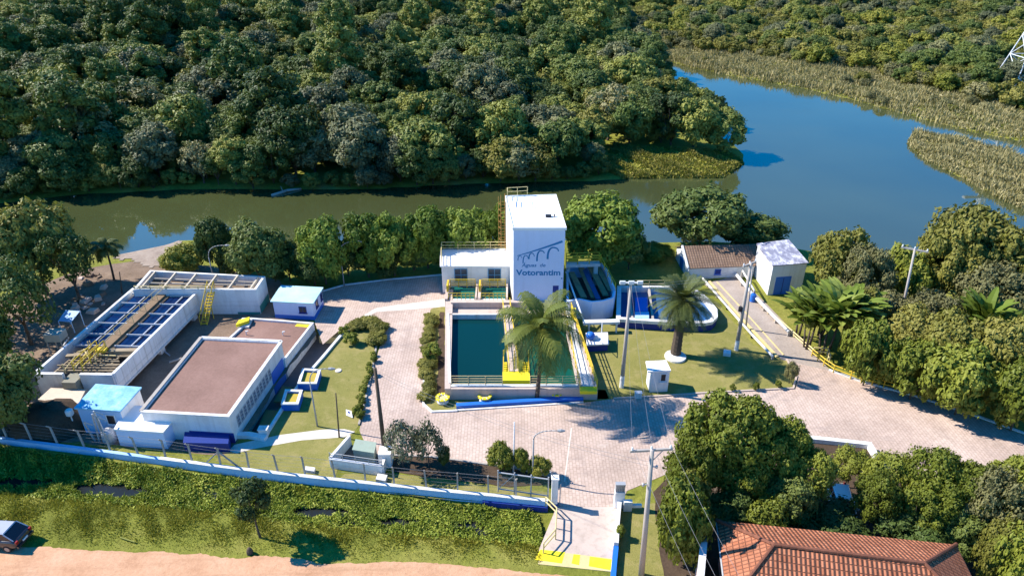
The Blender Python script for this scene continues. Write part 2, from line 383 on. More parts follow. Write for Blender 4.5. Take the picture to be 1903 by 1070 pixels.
def sdist(px, py, poly):
    """signed distance (positive outside) of points to a polygon"""
    d = np.full(px.shape, 1e9); inside = np.zeros(px.shape, bool); n = len(poly)
    for i in range(n):
        ax, ay = poly[i]; bx, by = poly[(i+1) % n]; ex, ey = bx-ax, by-ay
        t = np.clip(((px-ax)*ex+(py-ay)*ey)/(ex*ex+ey*ey+1e-9), 0, 1)
        d = np.minimum(d, np.hypot(px-ax-t*ex, py-ay-t*ey))
        c = ((ay > py) != (by > py)) & (px < (bx-ax)*(py-ay)/(by-ay+1e-12)+ax)
        inside ^= c
    return np.where(inside, -d, d)
def pdist(px, py, line):
    d = np.full(px.shape, 1e9)
    for (ax, ay), (bx, by) in zip(line[:-1], line[1:]):
        ex, ey = bx-ax, by-ay
        t = np.clip(((px-ax)*ex+(py-ay)*ey)/(ex*ex+ey*ey), 0, 1); d = np.minimum(d, np.hypot(px-ax-t*ex, py-ay-t*ey))
    return d
def sstep(a, b, x):
    t = np.clip((x-a)/(b-a), 0, 1); return t*t*(3-2*t)
DITCH = Gs([(-700, 868), (-250, 880), (0, 893), (130, 908), (260, 918), (420, 930), (560, 950), (700, 966), (850, 978), (1000, 990)], -.8)
TRENCH = Gs([(474, 806), (429, 806), (520, 720), (556, 668), (584, 622), (644, 622), (610, 664), (568, 706), (498, 810)], -1.0)
YC = [(-1500, 430), (0, 408), (1150, 400), (1450, 385), (1903, 410), (3000, 500)]
def is_near(x, y):
    dz = WATER_Z-CAM_H; c, s = math.cos(TILT), math.sin(TILT)
    zc = y*c-dz*s; v = (y*s+dz*c)/zc
    px = 951.5+FOC*x/zc; py = 535-FOC*v
    return (py > np.interp(px, [a for a, b in YC], [b for a, b in YC])) | (zc < 1)
def wob(x, y, k, s):
    return np.sin(x*k+s)*np.cos(y*k*.83+s*2.1)+.5*np.sin(x*k*2.3+y*k*1.7+s)
def terrain(x, y, bumps=True):
    x = np.asarray(x, float); y = np.asarray(y, float)
    d = sdist(x, y, LAKE); near = is_near(x, y)
    bed = WATER_Z-np.minimum(2, -d*.4)
    zn = WATER_Z+2.5*sstep(0, 4.5, d)
    hill = 5.5*sstep(30, 190, d)+9*sstep(120, 300, y-150+(-x)*.15)
    zf = WATER_Z+.25+np.minimum(d, 8)*.12+hill+.35*wob(x, y, .11, 1.3)*sstep(3, 12, d)
    z = np.where(d <= 0, bed, np.where(near, zn, zf))
    dd = pdist(x, y, DITCH)
    z = np.where(y < 60, z-.75*(1-sstep(.3, 2.6, dd)), z)
    if bumps: z = z+np.where((y < 46) & (x < 4), .09*wob(x, y, 1.1, .4)*(1-sstep(-6, 3, x))*sstep(.3, 1.8, 36.82-(x-3.25)*.16-y)*sstep(33.2, 34.6, y), 0)
    dt = sdist(x, y, TRENCH); z = np.where((y > 40) & (y < 75), z-1.7*(1-sstep(.1, .6, dt)), z)
    return z
def axis(parts):
    out = []
    for a, b, st in parts: out += list(np.arange(a, b, st))
    return np.array(out)
gx = axis([(-44, 12, .6), (12, 46, 1.5), (46, 190, 2.5)]); gx = np.concatenate([-np.geomspace(5000, 205, 12), np.arange(-200, -44, 2.5), gx, np.geomspace(192, 5000, 12)])
gy = np.concatenate([axis([(-60, 24, 12), (24, 66, .6), (66, 122, .9), (122, 380, 2.5)]), np.geomspace(382, 6000, 16)])
X, Y = np.meshgrid(gx, gy); Zt = terrain(X, Y)
nx, ny = len(gx), len(gy)
me = bpy.data.meshes.new('terrain')
idx = (np.arange(ny-1)[:, None]*nx+np.arange(nx-1)[None, :]).ravel()
faces = np.stack([idx, idx+1, idx+nx+1, idx+nx], 1)
me.from_pydata(np.stack([X.ravel(), Y.ravel(), Zt.ravel()], 1).tolist(), [], faces.tolist())
me.materials.append(M['terrain']); me.polygons.foreach_set('use_smooth', [True]*len(faces)); me.update()
tag(link('ground', me), kind='structure')
mb = MB(); mb.sheet([(-900, 60), (900, 60), (900, 420), (-900, 420)], WATER_Z); tag(structure('lake_water', mb, M['lake']))
mb = MB(); ln = DITCH; mb.strip(ln, 1.5, -1.0, -.62); structure('ditch_water', mb, M['ditchwater'])

rr = random.Random(3)
def overlay(name, px, mat, z, wavy=0, step=.5, world=None):
    pts = world or Gs(px, 0)
    if wavy: pts = jitter_line(pts+[pts[0]], step, wavy, rr)[:-1]
    mb = MB(); mb.sheet(pts, z); return structure(name, mb, mat)
# dirt road along the bottom edge
edge = Gs([(-900, 985), (-300, 1005), (0, 1013), (90, 1018), (300, 1026), (520, 1040), (640, 1048), (760, 1046), (880, 1054), (990, 1062), (1100, 1075), (1200, 1090)])
edge = jitter_line(jitter_line(edge, 1.3, .22, rr), .18, .05, rr); edge_road = list(edge)
overlay('dirt_road', None, M['dirtroad'], .115, world=[(-90, 12), (9.6, 12)]+[(9.6, edge[-1][1])]+edge[::-1])
# bare yard around the tanks, lawns, paving (each sheet a few millimetres over the last)
overlay('bare_yard_ground', [(-40, 815), (150, 822), (330, 838), (420, 848), (470, 790), (520, 705), (590, 620), (520, 520), (300, 478), (150, 500), (0, 560), (-60, 700)], M['yardsoil'], .008, .15, 1)
overlay('lawn', [(480, 812), (548, 718), (606, 664), (640, 616), (712, 594), (700, 660), (672, 780), (640, 830), (620, 895), (500, 876), (400, 856), (440, 830)], M['lawn'], .012, .06, .8)
overlay('lawn', [(1100, 742), (1085, 640), (1085, 600), (1330, 560), (1400, 640), (1462, 668), (1478, 722), (1290, 731), (1240, 736)], M['lawn'], .012, .05, .8)
overlay('lawn', [(786, 762), (790, 600), (805, 560), (832, 560), (832, 700), (850, 728), (1125, 724), (1132, 740), (1085, 748), (850, 764)], M['lawn'], .012)
overlay('lawn', [(620, 900), (640, 880), (730, 880), (1030, 915), (1030, 940), (800, 925)], M['lawn'], .010)
overlay('lawn', [(1152, 935), (1215, 935), (1240, 960), (1240, 1100), (1146, 1100)], M['lawn'], .010, .1, .8)
overlay('garden_bed', [(1215, 915), (1260, 870), (1470, 848), (1610, 868), (1903, 925), (1903, 1100), (1236, 1100)], M['soil'], .012, .1, .8)
YARD = [(1028, 1040), (1034, 940), (1026, 893), (900, 872), (730, 842), (690, 850), (668, 800), (690, 700), (712, 622), (700, 596), (640, 606), (600, 640), (585, 600), (588, 545), (640, 531), (720, 521), (830, 512), (833, 560), (800, 575), (790, 640), (787, 752), (800, 765), (850, 765), (1085, 748), (1140, 741), (1240, 735), (1290, 731), (1478, 722), (1484, 690), (1452, 655), (1500, 640), (1540, 685), (1620, 714), (1720, 742), (1810, 775), (1920, 815), (2200, 880), (2200, 1010), (1903, 920), (1600, 860), (1480, 850), (1240, 880), (1165, 912), (1148, 950), (1140, 1040)]
overlay('paved_yard', YARD, M['pavers'], .020)
overlay('ramp_road', [(1452, 668), (1345, 560), (1308, 528), (1368, 512), (1420, 560), (1545, 690)], M['ramp'], .024)
overlay('concrete_bridge', [(1002, 1020), (1034, 942), (1150, 942), (1140, 1036), (1138, 1058), (1000, 1046)], M['pinkconcrete'], .028)
overlay('concrete_path', [(424, 838), (436, 826), (520, 808), (600, 798), (640, 797), (660, 802), (640, 812), (560, 818), (470, 834), (440, 842)], M['palepath'], .020)
overlay('garden_bed', [(722, 846), (800, 848), (960, 870), (1024, 886), (1028, 900), (960, 905), (730, 878)], M['soil'], .030, .1, .5)
overlay('garden_bed', [(812, 750), (814, 640), (816, 590), (818, 580), (826, 580), (828, 735), (820, 748)], M['soil'], .024, .08, .5)
overlay('pale_concrete_apron', [(655, 604), (700, 580), (830, 570), (834, 562), (830, 555), (700, 572), (640, 606)], M['palepath'], .027, .05, .6)
# painted speed strip on the bridge (worn yellow)
mb = MB()
mb.prism(Gs([(994, 1040), (1004, 1021), (1050, 1026), (1044, 1047)]), .0, .05); mb.prism(Gs([(1094, 1052), (1096, 1034), (1140, 1040), (1138, 1060)]), 0, .05); mb.prism(Gs([(1062, 1047), (1066, 1030), (1078, 1031), (1076, 1050)]), 0, .05)
mb.m = 1; mb.prism(Gs([(1000, 1048), (1008, 1022), (1138, 1038), (1136, 1062)]), 0, .04)
structure('painted_speed_strip', mb, [M['brightyellow'], M['paleyellow']])
# drain line across the yard
mb = MB(); mb.strip(Gs([(1062, 795), (1049, 895)]), .10, .02, .027); structure('drain_strip', mb, M['palepath'])
# sunken walkway beside the low brown-roofed buildings
mb = MB(); mb.sheet(Gs([(474, 806), (436, 806), (530, 705), (585, 620), (632, 622), (600, 660), (560, 702), (492, 812)], -.9), -1.1); structure('sunken_walkway', mb, M['asphalt'])
# kerbs
def kerb(px, w=.22, h=.14, mat='white', z0=-.05, name='kerb'):
    mb = MB(); mb.strip(Gs(px), w, z0, h); structure(name, mb, M[mat])
kerb([(1540, 688), (1600, 709), (1700, 736), (1810, 772), (1920, 812), (2100, 860)])
kerb([(588, 545), (640, 530), (720, 520), (824, 511)], .2, .12)
kerb([(1140, 741), (1235, 736), (1300, 731), (1474, 722), (1480, 700), (1462, 668)], .16, .12, 'pinkconcrete')
kerb([(790, 640), (787, 752), (803, 766), (850, 764)], .18, .14)
kerb([(700, 640), (692, 690), (680, 740), (667, 790)], .16, .14, 'concrete')
kerb([(722, 846), (800, 849), (960, 871), (1024, 887)], .14, .12, 'concrete')

# bare sandy patch where the shore meets the water at the left, laid on the terrain
sp = Gs([(212, 500), (222, 470), (260, 452), (318, 448), (345, 462), (340, 498), (300, 515)], -1.2); mb = MB(); xs_ = np.arange(min(a for a, b in sp), max(a for a, b in sp), .5); ys_ = np.arange(min(b for a, b in sp), max(b for a, b in sp), .5)
GX, GY = np.meshgrid(xs_, ys_); GZ = terrain(GX, GY)+.06; ins_ = sdist(GX, GY, sp)+.5*wob(GX, GY, .9, .2) < 0; mb.add(zip(GX.ravel(), GY.ravel(), GZ.ravel())); wd_ = len(xs_)
for j in range(len(ys_)-1):
    for i in range(wd_-1):
        if ins_[j, i] and ins_[j+1, i+1]: k = j*wd_+i; mb.face((k, k+1, k+wd_+1, k+wd_))
structure('sandy_bank', mb, ground('grey_sandy_bank', [(.25, (.20, .15, .12)), (.5, (.32, .25, .20)), (.75, (.40, .33, .27))], .6, 5, .9, .3, .3), True)
# ============================================================ buildings
def px_poly(px, z): return Gs(px, z)
def window(parent, A, B, s, z, w, h, fm, panes=(2, 2), gm=None, proud=.05, bar=.05):
    """frame as the part, its panes as the sub-part"""
    f = MB(); t = .07
    f.wbox(A, B, s, s+w, z, z+t, .002, proud); f.wbox(A, B, s, s+w, z+h-t, z+h, .002, proud)
    f.wbox(A, B, s, s+t, z+t, z+h-t, .002, proud); f.wbox(A, B, s+w-t, s+w, z+t, z+h-t, .002, proud)
    for i in range(1, panes[0]): c = s+w*i/panes[0]; f.wbox(A, B, c-bar/2, c+bar/2, z+t, z+h-t, .002, proud-.008)
    for i in range(1, panes[1]): c = z+h*i/panes[1]; f.wbox(A, B, s+t, s+w-t, c-bar/2, c+bar/2, .002, proud-.012)
    f.wbox(A, B, s-.06, s+w+.06, z-.07, z-.003, .002, proud+.07)
    o = part(parent, 'window', f, fm)
    g = MB(); g.wbox(A, B, s+t, s+w-t, z+t, z+h-t, .001, .018); part(o, 'pane', g, gm or M['glass'])
    return o
def edge(poly, i): return poly[i], poly[(i+1) % len(poly)]
def elen(A, B): return math.hypot(B[0]-A[0], B[1]-A[1])

# ---------------- main tower with annex
ZT = 9.62; YF = 64.0; TB = 1.2
tower_foot = [(.14, YF), (5.32, YF), (4.80, 72.9), (-.68, 72.5)]
t = thing('treatment_tower', 'tall white tower, its front tinted blue for shade, with a painted aqueduct emblem and flat white roof', 'building', (2.5, 68, 0))
m = MB(); m.prism(tower_foot, 0, ZT-.18)
part(t, 'wall', m, [M['white']])
# shade put into colour: thin pale blue coat gives the white front its shaded tone
m = MB(); m.wbox(tower_foot[0], tower_foot[1], .0, 5.18, 1.2, ZT-.181, .001, .012); part(t, 'front_shade_coat', m, M['paleblue'])
m = MB(); rp = inset(tower_foot, -.12); m.prism(rp, ZT-.18, ZT)
m.strip(inset(rp, .06), .10, ZT, ZT+.10, closed=True)
rf = part(t, 'roof', m, M['whiteroof'])
m = MB(); a = P(1020, 403, ZT+.0); m.box(a.x-.35, a.x+.25, a.y-.2, a.y+.2, ZT, ZT+.22); m.box(a.x+.5, a.x+.62, a.y-.1, a.y+.1, ZT, ZT+.3); part(rf, 'vent', m, M['dark'])
m = MB(); a = P(990, 385, ZT); m.tube((a.x, a.y, ZT), (a.x, a.y, ZT+.5), .05); m.tube((a.x, a.y, ZT+.5), (a.x-.35, a.y, ZT+.5), .05); m.tube((a.x+.05, a.y, ZT+.06), (a.x-.9, a.y+.1, ZT+.06), .03); part(rf, 'vent_pipe', m, M['palemetal'])
m = MB(); a = P(950, 378, ZT)
for dx in (0, .5): m.path([(a.x+dx, a.y-1.0, ZT), (a.x+dx, a.y-.9, ZT+.55), (a.x+dx, a.y+.6, ZT+.55)], .035)
m.tube((a.x, a.y-.2, ZT+.55), (a.x+.5, a.y-.2, ZT+.55), .03); part(t, 'ladder_grip', m, M['palemetal'])
m = MB(); a = P(943, 365, ZT); b = P(980, 363, ZT); m.rail([(a.x, a.y, ZT), (b.x, b.y, ZT)], 1.0, .035, (1, .55), 1.3); m.rail([(a.x, a.y, ZT), (a.x, a.y-1.2, ZT)], 1.0, .035, (1, .55), 1.3)
part(t, 'roof_railing', m, M['paleyellow'])
# caged ladder on the left wall
m = MB(); lx = -.62; ly = 70.6
for dy in (0, .5): m.tube((lx-.15, ly+dy, 3.6), (lx-.15, ly+dy, ZT+.9), .035)
for k in range(20): m.tube((lx-.15, ly, 3.8+k*.31), (lx-.15, ly+.5, 3.8+k*.31), .018)
for k in range(8):
    z = 4.6+k*.7; m.path([(lx-.15, ly-.1, z), (lx-.6, ly-.12, z), (lx-.85, ly+.25, z), (lx-.6, ly+.62, z), (lx-.15, ly+.6, z)], .022)
for q in ((-.6, -.12), (-.85, .25), (-.6, .62)): m.tube((lx+q[0], ly+q[1], 4.4), (lx+q[0], ly+q[1], ZT+.7), .022)
part(t, 'caged_ladder', m, paint('rusty_yellow_paint', (.42, .22, .06), .7, .3, (.2, .08, .03)))
m = MB(); m.wbox(*edge(tower_foot, 0), 4.12, 4.72, 1.25, 3.1, .012, .03); part(t, 'door', m, M['navy'])
# emblem and lettering painted on the front
EMB = paint('emblem_paint', (.008, .20, .46), .5, .05, (.02, .05, .1), streak=False)
def z4(x, y):
    X, Z = onplane(780+x/4.755, 340+y/4.755, YF-.012); return X, Z
emb = MB(); y0, y1 = YF-.024, YF-.0125
def flatpoly(mb, pts):
    k = len(pts); n = mb.add([(p[0], y0, p[1]) for p in pts]+[(p[0], y1, p[1]) for p in pts])
    mb.face([n+i for i in range(k)])
    for i in range(k): j = (i+1) % k; mb.face((n+j, n+i, n+k+i, n+k+j))
def stroke(mb, pts, w):
    n = len(pts)
    for i in range(n-1):
        a = Vector(z4(*pts[i])); b = Vector(z4(*pts[i+1])); d = (b-a).normalized(); nn = Vector((-d.y, d.x)); s = .0127
        wa, wb = w[i]*s/2, w[i+1]*s/2
        q = [a-nn*wa-d*.004, b-nn*wb+d*.004, b+nn*wb+d*.004, a+nn*wa-d*.004]
        if (q[1]-q[0]).cross(q[2]-q[1]) < 0: q.reverse()
        flatpoly(mb, q)
stroke(emb, [(862, 643), (960, 616), (1080, 578), (1180, 545), (1262, 516)], [6, 9, 13, 16, 19]); part(t, 'emblem_deck', emb, EMB)
def arch(x0, x1, ytop, yl, yr, w):
    pts = []; ww = []
    for i in range(15):
        a = math.pi*(1-i/14); f = i/14
        base = yl if f < .5 else yr
        pts.append(((x0+x1)/2+(x1-x0)/2*math.cos(a), base-(base-ytop)*math.sin(a)**.8)); ww.append(w*(1.0-.45*f))
    b_ = MB(); stroke(b_, pts, ww); part(t, 'emblem_arch', b_, EMB)
arch(868, 903, 645, 684, 664, 7); arch(913, 957, 640, 708, 668, 9); arch(965, 1012, 620, 672, 650, 11); arch(1036, 1100, 598, 690, 622, 14); arch(1130, 1226, 570, 672, 604, 17)
emb = MB(); a = z4(1255, 843); flatpoly(emb, [(a[0]+.09*math.cos(i*math.pi/5), a[1]+.09*math.sin(i*math.pi/5)) for i in range(10)])
part(t, 'emblem_dot', emb, EMB)
def lettering(parent, name, body, px0, px1, ybase, ytop, mat, off, shear=0):
    cu = bpy.data.curves.new(name, 'FONT'); cu.body = body; cu.size = 1; cu.offset = off; cu.extrude = .004; cu.shear = shear; cu.resolution_u = 3
    tmp = bpy.data.objects.new(name, cu); COL.objects.link(tmp); dg = bpy.context.evaluated_depsgraph_get(); me = bpy.data.meshes.new_from_object(tmp.evaluated_get(dg))
    bpy.data.objects.remove(tmp); xs = [v.co.x for v in me.vertices]; ys = [v.co.y for v in me.vertices]
    X0, Z0 = z4(px0, ybase); X1, _ = z4(px1, ybase); _, Z1 = z4(px0, ytop)
    kx = (X1-X0)/(max(xs)-min(xs)); capH = .70; kz = (Z1-Z0)/capH; L = root_loc(parent); mx = min(xs)
    for v in me.vertices: v.co = Vector((X0+(v.co.x-mx)*kx, YF-.019-v.co.z, Z0+v.co.y*kz))-L
    me.materials.clear(); me.materials.append(mat); me.name = name
    return link(name, me, parent)
lettering(t, 'lettering', 'Águas', 900, 1032, 740, 710, EMB, .014, .18); lettering(t, 'lettering', 'de', 1062, 1112, 740, 710, EMB, .014, .18)
lettering(t, 'lettering', 'Votorantim', 850, 1242, 814, 766, EMB, .03)

an = thing('tower_annex', 'low white annex with two blue framed windows and railed roof beside the tower', 'building', (-4.3, 70, 0))
AF = [(-7.7, 68.0), (.02, 68.0), (-.52, 72.1), (-8.1, 72.0)]
m = MB(); m.prism(AF, 0, 3.25); part(an, 'wall', m, M['white'])
m = MB(); m.prism([(-7.85, 67.9), (.00, 67.9), (-.50, 72.2), (-8.2, 72.1)], 3.25, 3.42); rf = part(an, 'roof', m, M['whiteroof'])
m = MB(); m.rail([(-7.7, 67.98+.1, 3.42), (-8.0, 71.9, 3.42), (-.62, 72.0, 3.42)], .95, .04, (1, .6, .25), 1.9); part(an, 'roof_railing', m, M['paleyellow'])
for pxa in (305, 602):
    xa = onplane(780+pxa/4.755, 505, 67.95)[0]
    window(an, (-7.7, 68.0), (.02, 68.0), xa+7.7, 1.45, 1.45, 1.6, paint('window_frame_blue', (.10, .30, .52), .5, .08), (2, 2), paint('window_blue_glass', (.02, .05, .10), .15, 0, streak=False, spec=.6))

# ---------------- filter tanks in front of the tower
TZ = 1.2
ft = thing('filter_tank', 'large rectangular tank of dark teal water with concrete rim and yellow walkways', 'tank', (0, 56, 0))
FY0 = G(950, 722, TZ)[1]; FYb = G(950, 571, TZ)[1]; FYs = 66.6
xl0, xl1 = -6.95, -6.05
L0 = G(826, 725, TZ); L1 = (G(824, 560, TZ)[0], FYs)
Rr0 = G(1112, 727, TZ); Rr1 = G(1058, 577, TZ)
lo = lambda A, B, y: A[0]+(B[0]-A[0])*(y-A[1])/(B[1]-A[1])
w_l0 = G(838, 715, TZ); w_l1 = G(836, 575, TZ)
m = MB()
m.hexa([(L0[0], FY0, 0), (w_l0[0], FY0, 0), (w_l1[0], FYs, 0), (L1[0], FYs, 0)], [(L0[0], FY0, TZ), (w_l0[0], FY0, TZ), (w_l1[0], FYs, TZ), (L1[0], FYs, TZ)])
ri0 = G(1076, 725, TZ); ri1 = G(1044, 577, TZ)
m.hexa([(ri0[0], FY0-.02, 0), (Rr0[0], FY0-.02, 0), (Rr1[0], FYs-2.4, 0), (ri1[0], FYs-2.4, 0)], [(ri0[0], FY0-.02, TZ+.02), (Rr0[0], FY0-.02, TZ+.02), (Rr1[0], FYs-2.4, TZ+.02), (ri1[0], FYs-2.4, TZ+.02)])
yA = G(950, 712, TZ)[1]
m.box(w_l0[0]+.002, ri0[0]-.002, FY0+.03, yA-.5, 0, TZ-.25)          # front channel floor
m.box(w_l0[0]+.002, ri0[0]-.002, FY0, FY0+.25, 0, TZ-.03)
yB = G(950, 583, TZ)[1]; yC = G(950, 560, TZ)[1]
m.box(w_l1[0]+.002, ri1[0]-.05, yB, yB+.25, 0, TZ-.05); m.box(w_l1[0]+.002, ri1[0]-.05, yC-.5, yC+.1, 0, TZ+.15)
m.box(w_l1[0]+.002, ri1[0]-.05, yB+.25, yC-.5, 0, TZ-.55)
part(ft, 'basin_wall', m, M['pinkconcrete'])
m = MB(); m.box(w_l0[0]+.004, ri0[0]-.05, yA-.42, yA-.12, 0, TZ+.0); part(ft, 'front_rim', m, M['white'])
m = MB(); m.hexa([(w_l0[0]-.22, yA, TZ), (w_l0[0], yA, TZ), (w_l1[0], yB, TZ), (w_l1[0]-.22, yB, TZ)], [(w_l0[0]-.22, yA, TZ+.05), (w_l0[0], yA, TZ+.05), (w_l1[0], yB, TZ+.05), (w_l1[0]-.22, yB, TZ+.05)])
m.box(w_l1[0]+.01, -.9, yB-.16, yB-.002, .3, TZ+.0); part(ft, 'white_rim', m, M['oldwhite'])
cx0, cx1 = G(945, 640, TZ)[0], G(963, 640, TZ)[0]
m = MB(); m.sheet([(w_l0[0], yA-.42), (cx0+.3, yA-.42), (cx0+.3, yB), (w_l1[0], yB)], TZ-.55); part(ft, 'water', m, M['poolwater'])
m = MB(); m.sheet([(cx0+.3, yA-.42), (ri0[0], yA-.42), (ri1[0], yB), (cx0+.3, yB)], TZ-.55); part(ft, 'water', m, watermat('green_teal_tank_water', (.005, .070, .042), .06, .12, 1.5))
m = MB(); ca = G(955, 690, TZ); cb = G(941, 567, TZ)
m.hexa([(ca[0]-.45, ca[1], .2), (ca[0]+.45, ca[1], .2), (cb[0]+.4, cb[1], .2), (cb[0]-.4, cb[1], .2)], [(ca[0]-.45, ca[1], TZ+.05), (ca[0]+.45, ca[1], TZ+.05), (cb[0]+.4, cb[1], TZ+.05), (cb[0]-.4, cb[1], TZ+.05)])
part(ft, 'middle_walkway', m, M['pinkconcrete'])
m = MB()
m.rail([(ca[0]-.42, ca[1], TZ+.05), (cb[0]-.37, cb[1], TZ+.05)], .85, .035, (1, .5), 1.6); m.rail([(ca[0]+.42, ca[1], TZ+.05), (cb[0]+.37, cb[1], TZ+.05)], .85, .035, (1, .5), 1.6)
part(ft, 'middle_railing', m, M['yellow'])
m = MB(); pl = Gs([(934, 707), (985, 707), (984, 690), (934, 691)], TZ); m.prism(pl, .4, TZ+.03)
for s in (0, 1):
    xa = pl[0][0] if s == 0 else pl[1][0]-1.05
    for k in range(7): m.box(xa+.08, xa+.95, pl[3][1]+.12+k*.28, pl[3][1]+.26+k*.28, .85, .92)
part(ft, 'yellow_platform', m, M['brightyellow'])
m = MB()
for xa in (pl[0][0]+.05, pl[1][0]-.05, pl[0][0]+1.05, pl[1][0]-1.1): m.tube((xa, pl[3][1], TZ), (xa, pl[3][1]+2.3, TZ+.1), .045); m.tube((xa, pl[3][1]+2.3, .6), (xa, pl[3][1]+2.3, TZ+.8), .04)
part(ft, 'platform_rail', m, M['yellow'])
m = MB(); m.rail([(w_l0[0]+.05, yA+.02-.25, TZ), (pl[0][0], yA+.02-.25, TZ)], .95, .03, (1, .72, .45, .18), 1.5); part(ft, 'front_railing', m, M['paleyellow']); m = MB(); m.rail([(pl[1][0], yA+.02-.25, TZ), (ri0[0], yA-.23, TZ)], .95, .03, (1, .72, .45, .18), 1.5)
part(ft, 'front_railing', m, M['paleyellow'])
m = MB(); e0 = Vector((Rr0[0]-.08, FY0, TZ)); e1 = Vector((Rr1[0]-.05, FYs-2.4, TZ)); m.rail([e0, e1], .95, .045, (1, .7, .4), 1.1)
i0 = Vector((ri0[0]+.08, FY0, TZ)); i1 = Vector((ri1[0]+.08, FYs-2.4, TZ)); m.rail([i0, i1], .9, .035, (1, .5), 1.5)
part(ft, 'side_railing', m, M['yellow'])
m = MB(); m.hexa([(i0.x+.25, FY0+.3, TZ+.021), (e0.x-.25, FY0+.3, TZ+.021), (e1.x-.1, e1.y, TZ+.021), (i1.x+.1, i1.y, TZ+.021)], [(i0.x+.25, FY0+.3, TZ+.06), (e0.x-.25, FY0+.3, TZ+.06), (e1.x-.1, e1.y, TZ+.06), (i1.x+.1, i1.y, TZ+.06)]); part(ft, 'side_walkway', m, M['oldwhite'])
m = MB(); q = Gs([(1078, 728), (1110, 728), (1109, 719), (1077, 719)], TZ); m.prism(q, TZ-.25, TZ+.07); m.prism(Gs([(1060, 596), (1070, 596), (1069, 584), (1060, 584)], TZ), TZ, TZ+.8); part(ft, 'yellow_landing', m, M['brightyellow'])
# small green cells in front of the annex
for (xa, xb, n) in ((832, 882, 0), (893, 940, 1)):
    X0, X1 = G(xa, 560, TZ)[0], G(xb, 560, TZ)[0]; ya, yb = yC+.1, 67.6
    m = MB(); m.sheet([(X0, ya+.6), (X1, ya+.6), (X1, yb), (X0, yb)], 1.0); part(ft, 'green_water', m, M['greenwater'])
    m = MB(); m.rail([(X0+.05, yb-.55, 1.2), (X1-.05, yb-.55, 1.2)], 1.0, .045, (1, .78, .55, .3), .9); part(ft, 'cell_railing', m, M['yellow']); m = MB(); m.rail([(X0+.05, ya+.35, 1.15), (X1-.05, ya+.35, 1.15)], .8, .035, (1, .6), .45); part(ft, 'cell_railing', m, M['yellow'])
    m = MB(); m.box(X0-.32, X0-.02, ya, yb, 0, 1.45); m.box(X1+.02, X1+.2, ya, yb, 0, 1.45); part(ft, 'cell_wall', m, M['pinkconcrete'])
    m = MB(); m.box(X0, X1, ya+.28, ya+.58, .3, 1.15); part(ft, 'cell_wall', m, M['oldwhite'])
    m = MB(); m.box(X0-.24, X0-.05, yb-2.0, yb-.6, 1.451, 2.2); part(ft, 'yellow_post', m, M['yellow'])
# planters and the blue kerb before it
mb = MB(); mb.strip(Gs([(848, 757), (960, 750), (1083, 742)], 0), .42, -.02, .34); mb.m = 1; mb.strip(Gs([(846, 763), (960, 756), (1084, 748)], 0), .16, -.02, .10)
solo('planter_kerb', 'low bright blue kerb wall along the grass strip in front of the teal tank', 'kerb', mb, [M['doorblue'], M['oldwhite']])
for k, (a, b) in enumerate(((823, 747), (901, 744), (1034, 737))):
    c = P(a, b)
    o = thing('tyre_planter', ['yellow flower tyre at the left corner of the grass strip before the teal tank', 'yellow flower tyre in the middle of the grass strip, left of the coconut palm', 'yellow flower tyre just right of the coconut palm trunk'][k], 'planter', c, 'painted tyre planters')
    m = MB(); m.lathe(c, [(.40, .0), (.52, .08), (.50, .2), (.42, .34), (.50, .42), (.56, .50), (.50, .56), (.36, .54), (.34, .44)], 20); part(o, 'tyre', m, M['oldwhite'], True)
    m = MB()
    for q in range(8):
        a0 = q*math.pi/4; m.hexa([(c.x+r*math.cos(a0+d), c.y+r*math.sin(a0+d), .50) for r, d in ((.36, -.25), (.64, -.30), (.64, .30), (.36, .25))], [(c.x+r*math.cos(a0+d), c.y+r*math.sin(a0+d), .585) for r, d in ((.36, -.25), (.62, -.30), (.62, .30), (.36, .25))])
    part(o, 'yellow_band', m, M['brightyellow'])
    m = MB(); m.lathe(c, [(.35, .0), (.35, .48)], 14); part(o, 'soil', m, M['paleyellow'])

# ---------------- clarifier right of the tower
cl = thing('clarifier_tank', 'open settling tank with sloping baffles and curved pale blue wall right of the tower', 'tank', (8.5, 66, 0))
CZ = 2.3
out = Gs([(1053, 560), (1076, 556), (1100, 561), (1122, 559), (1141, 553), (1145, 535), (1128, 500), (1118, 488), (1053, 488)], CZ)
m = MB(); inn = inset(out, .22); n = len(out)
k = m.add([(a, b, 0) for a, b in out]+[(a, b, CZ) for a, b in out]+[(a, b, CZ) for a, b in inn]+[(a, b, .5) for a, b in inn])
for i in range(n):
    j = (i+1) % n
    m.face((k+i, k+j, k+n+j, k+n+i)); m.face((k+n+i, k+n+j, k+2*n+j, k+2*n+i)); m.face((k+2*n+i, k+2*n+j, k+3*n+j, k+3*n+i))
part(cl, 'basin_wall', m, M['paleblue'])
m = MB(); m.sheet(inn, .52); part(cl, 'basin_floor', m, M['darkconcrete'])
m = MB()
for (pa, pb) in (((1062, 505), (1085, 552)), ((1080, 497), (1104, 552)), ((1097, 494), (1126, 548)), ((1110, 494), (1136, 540))):
    a = P(*pa, CZ-.1); b = P(*pb, CZ-.9); s = Vector((.32, 0, 0)); m.hexa([a-s-Vector((0, 0, .14)), a+s-Vector((0, 0, .14)), b+s-Vector((0, 0, .14)), b-s-Vector((0, 0, .14))], [a-s, a+s, b+s, b-s])
part(cl, 'baffle', m, paint('weathered_baffle', (.34, .26, .14), .85, .5, (.06, .05, .04)))
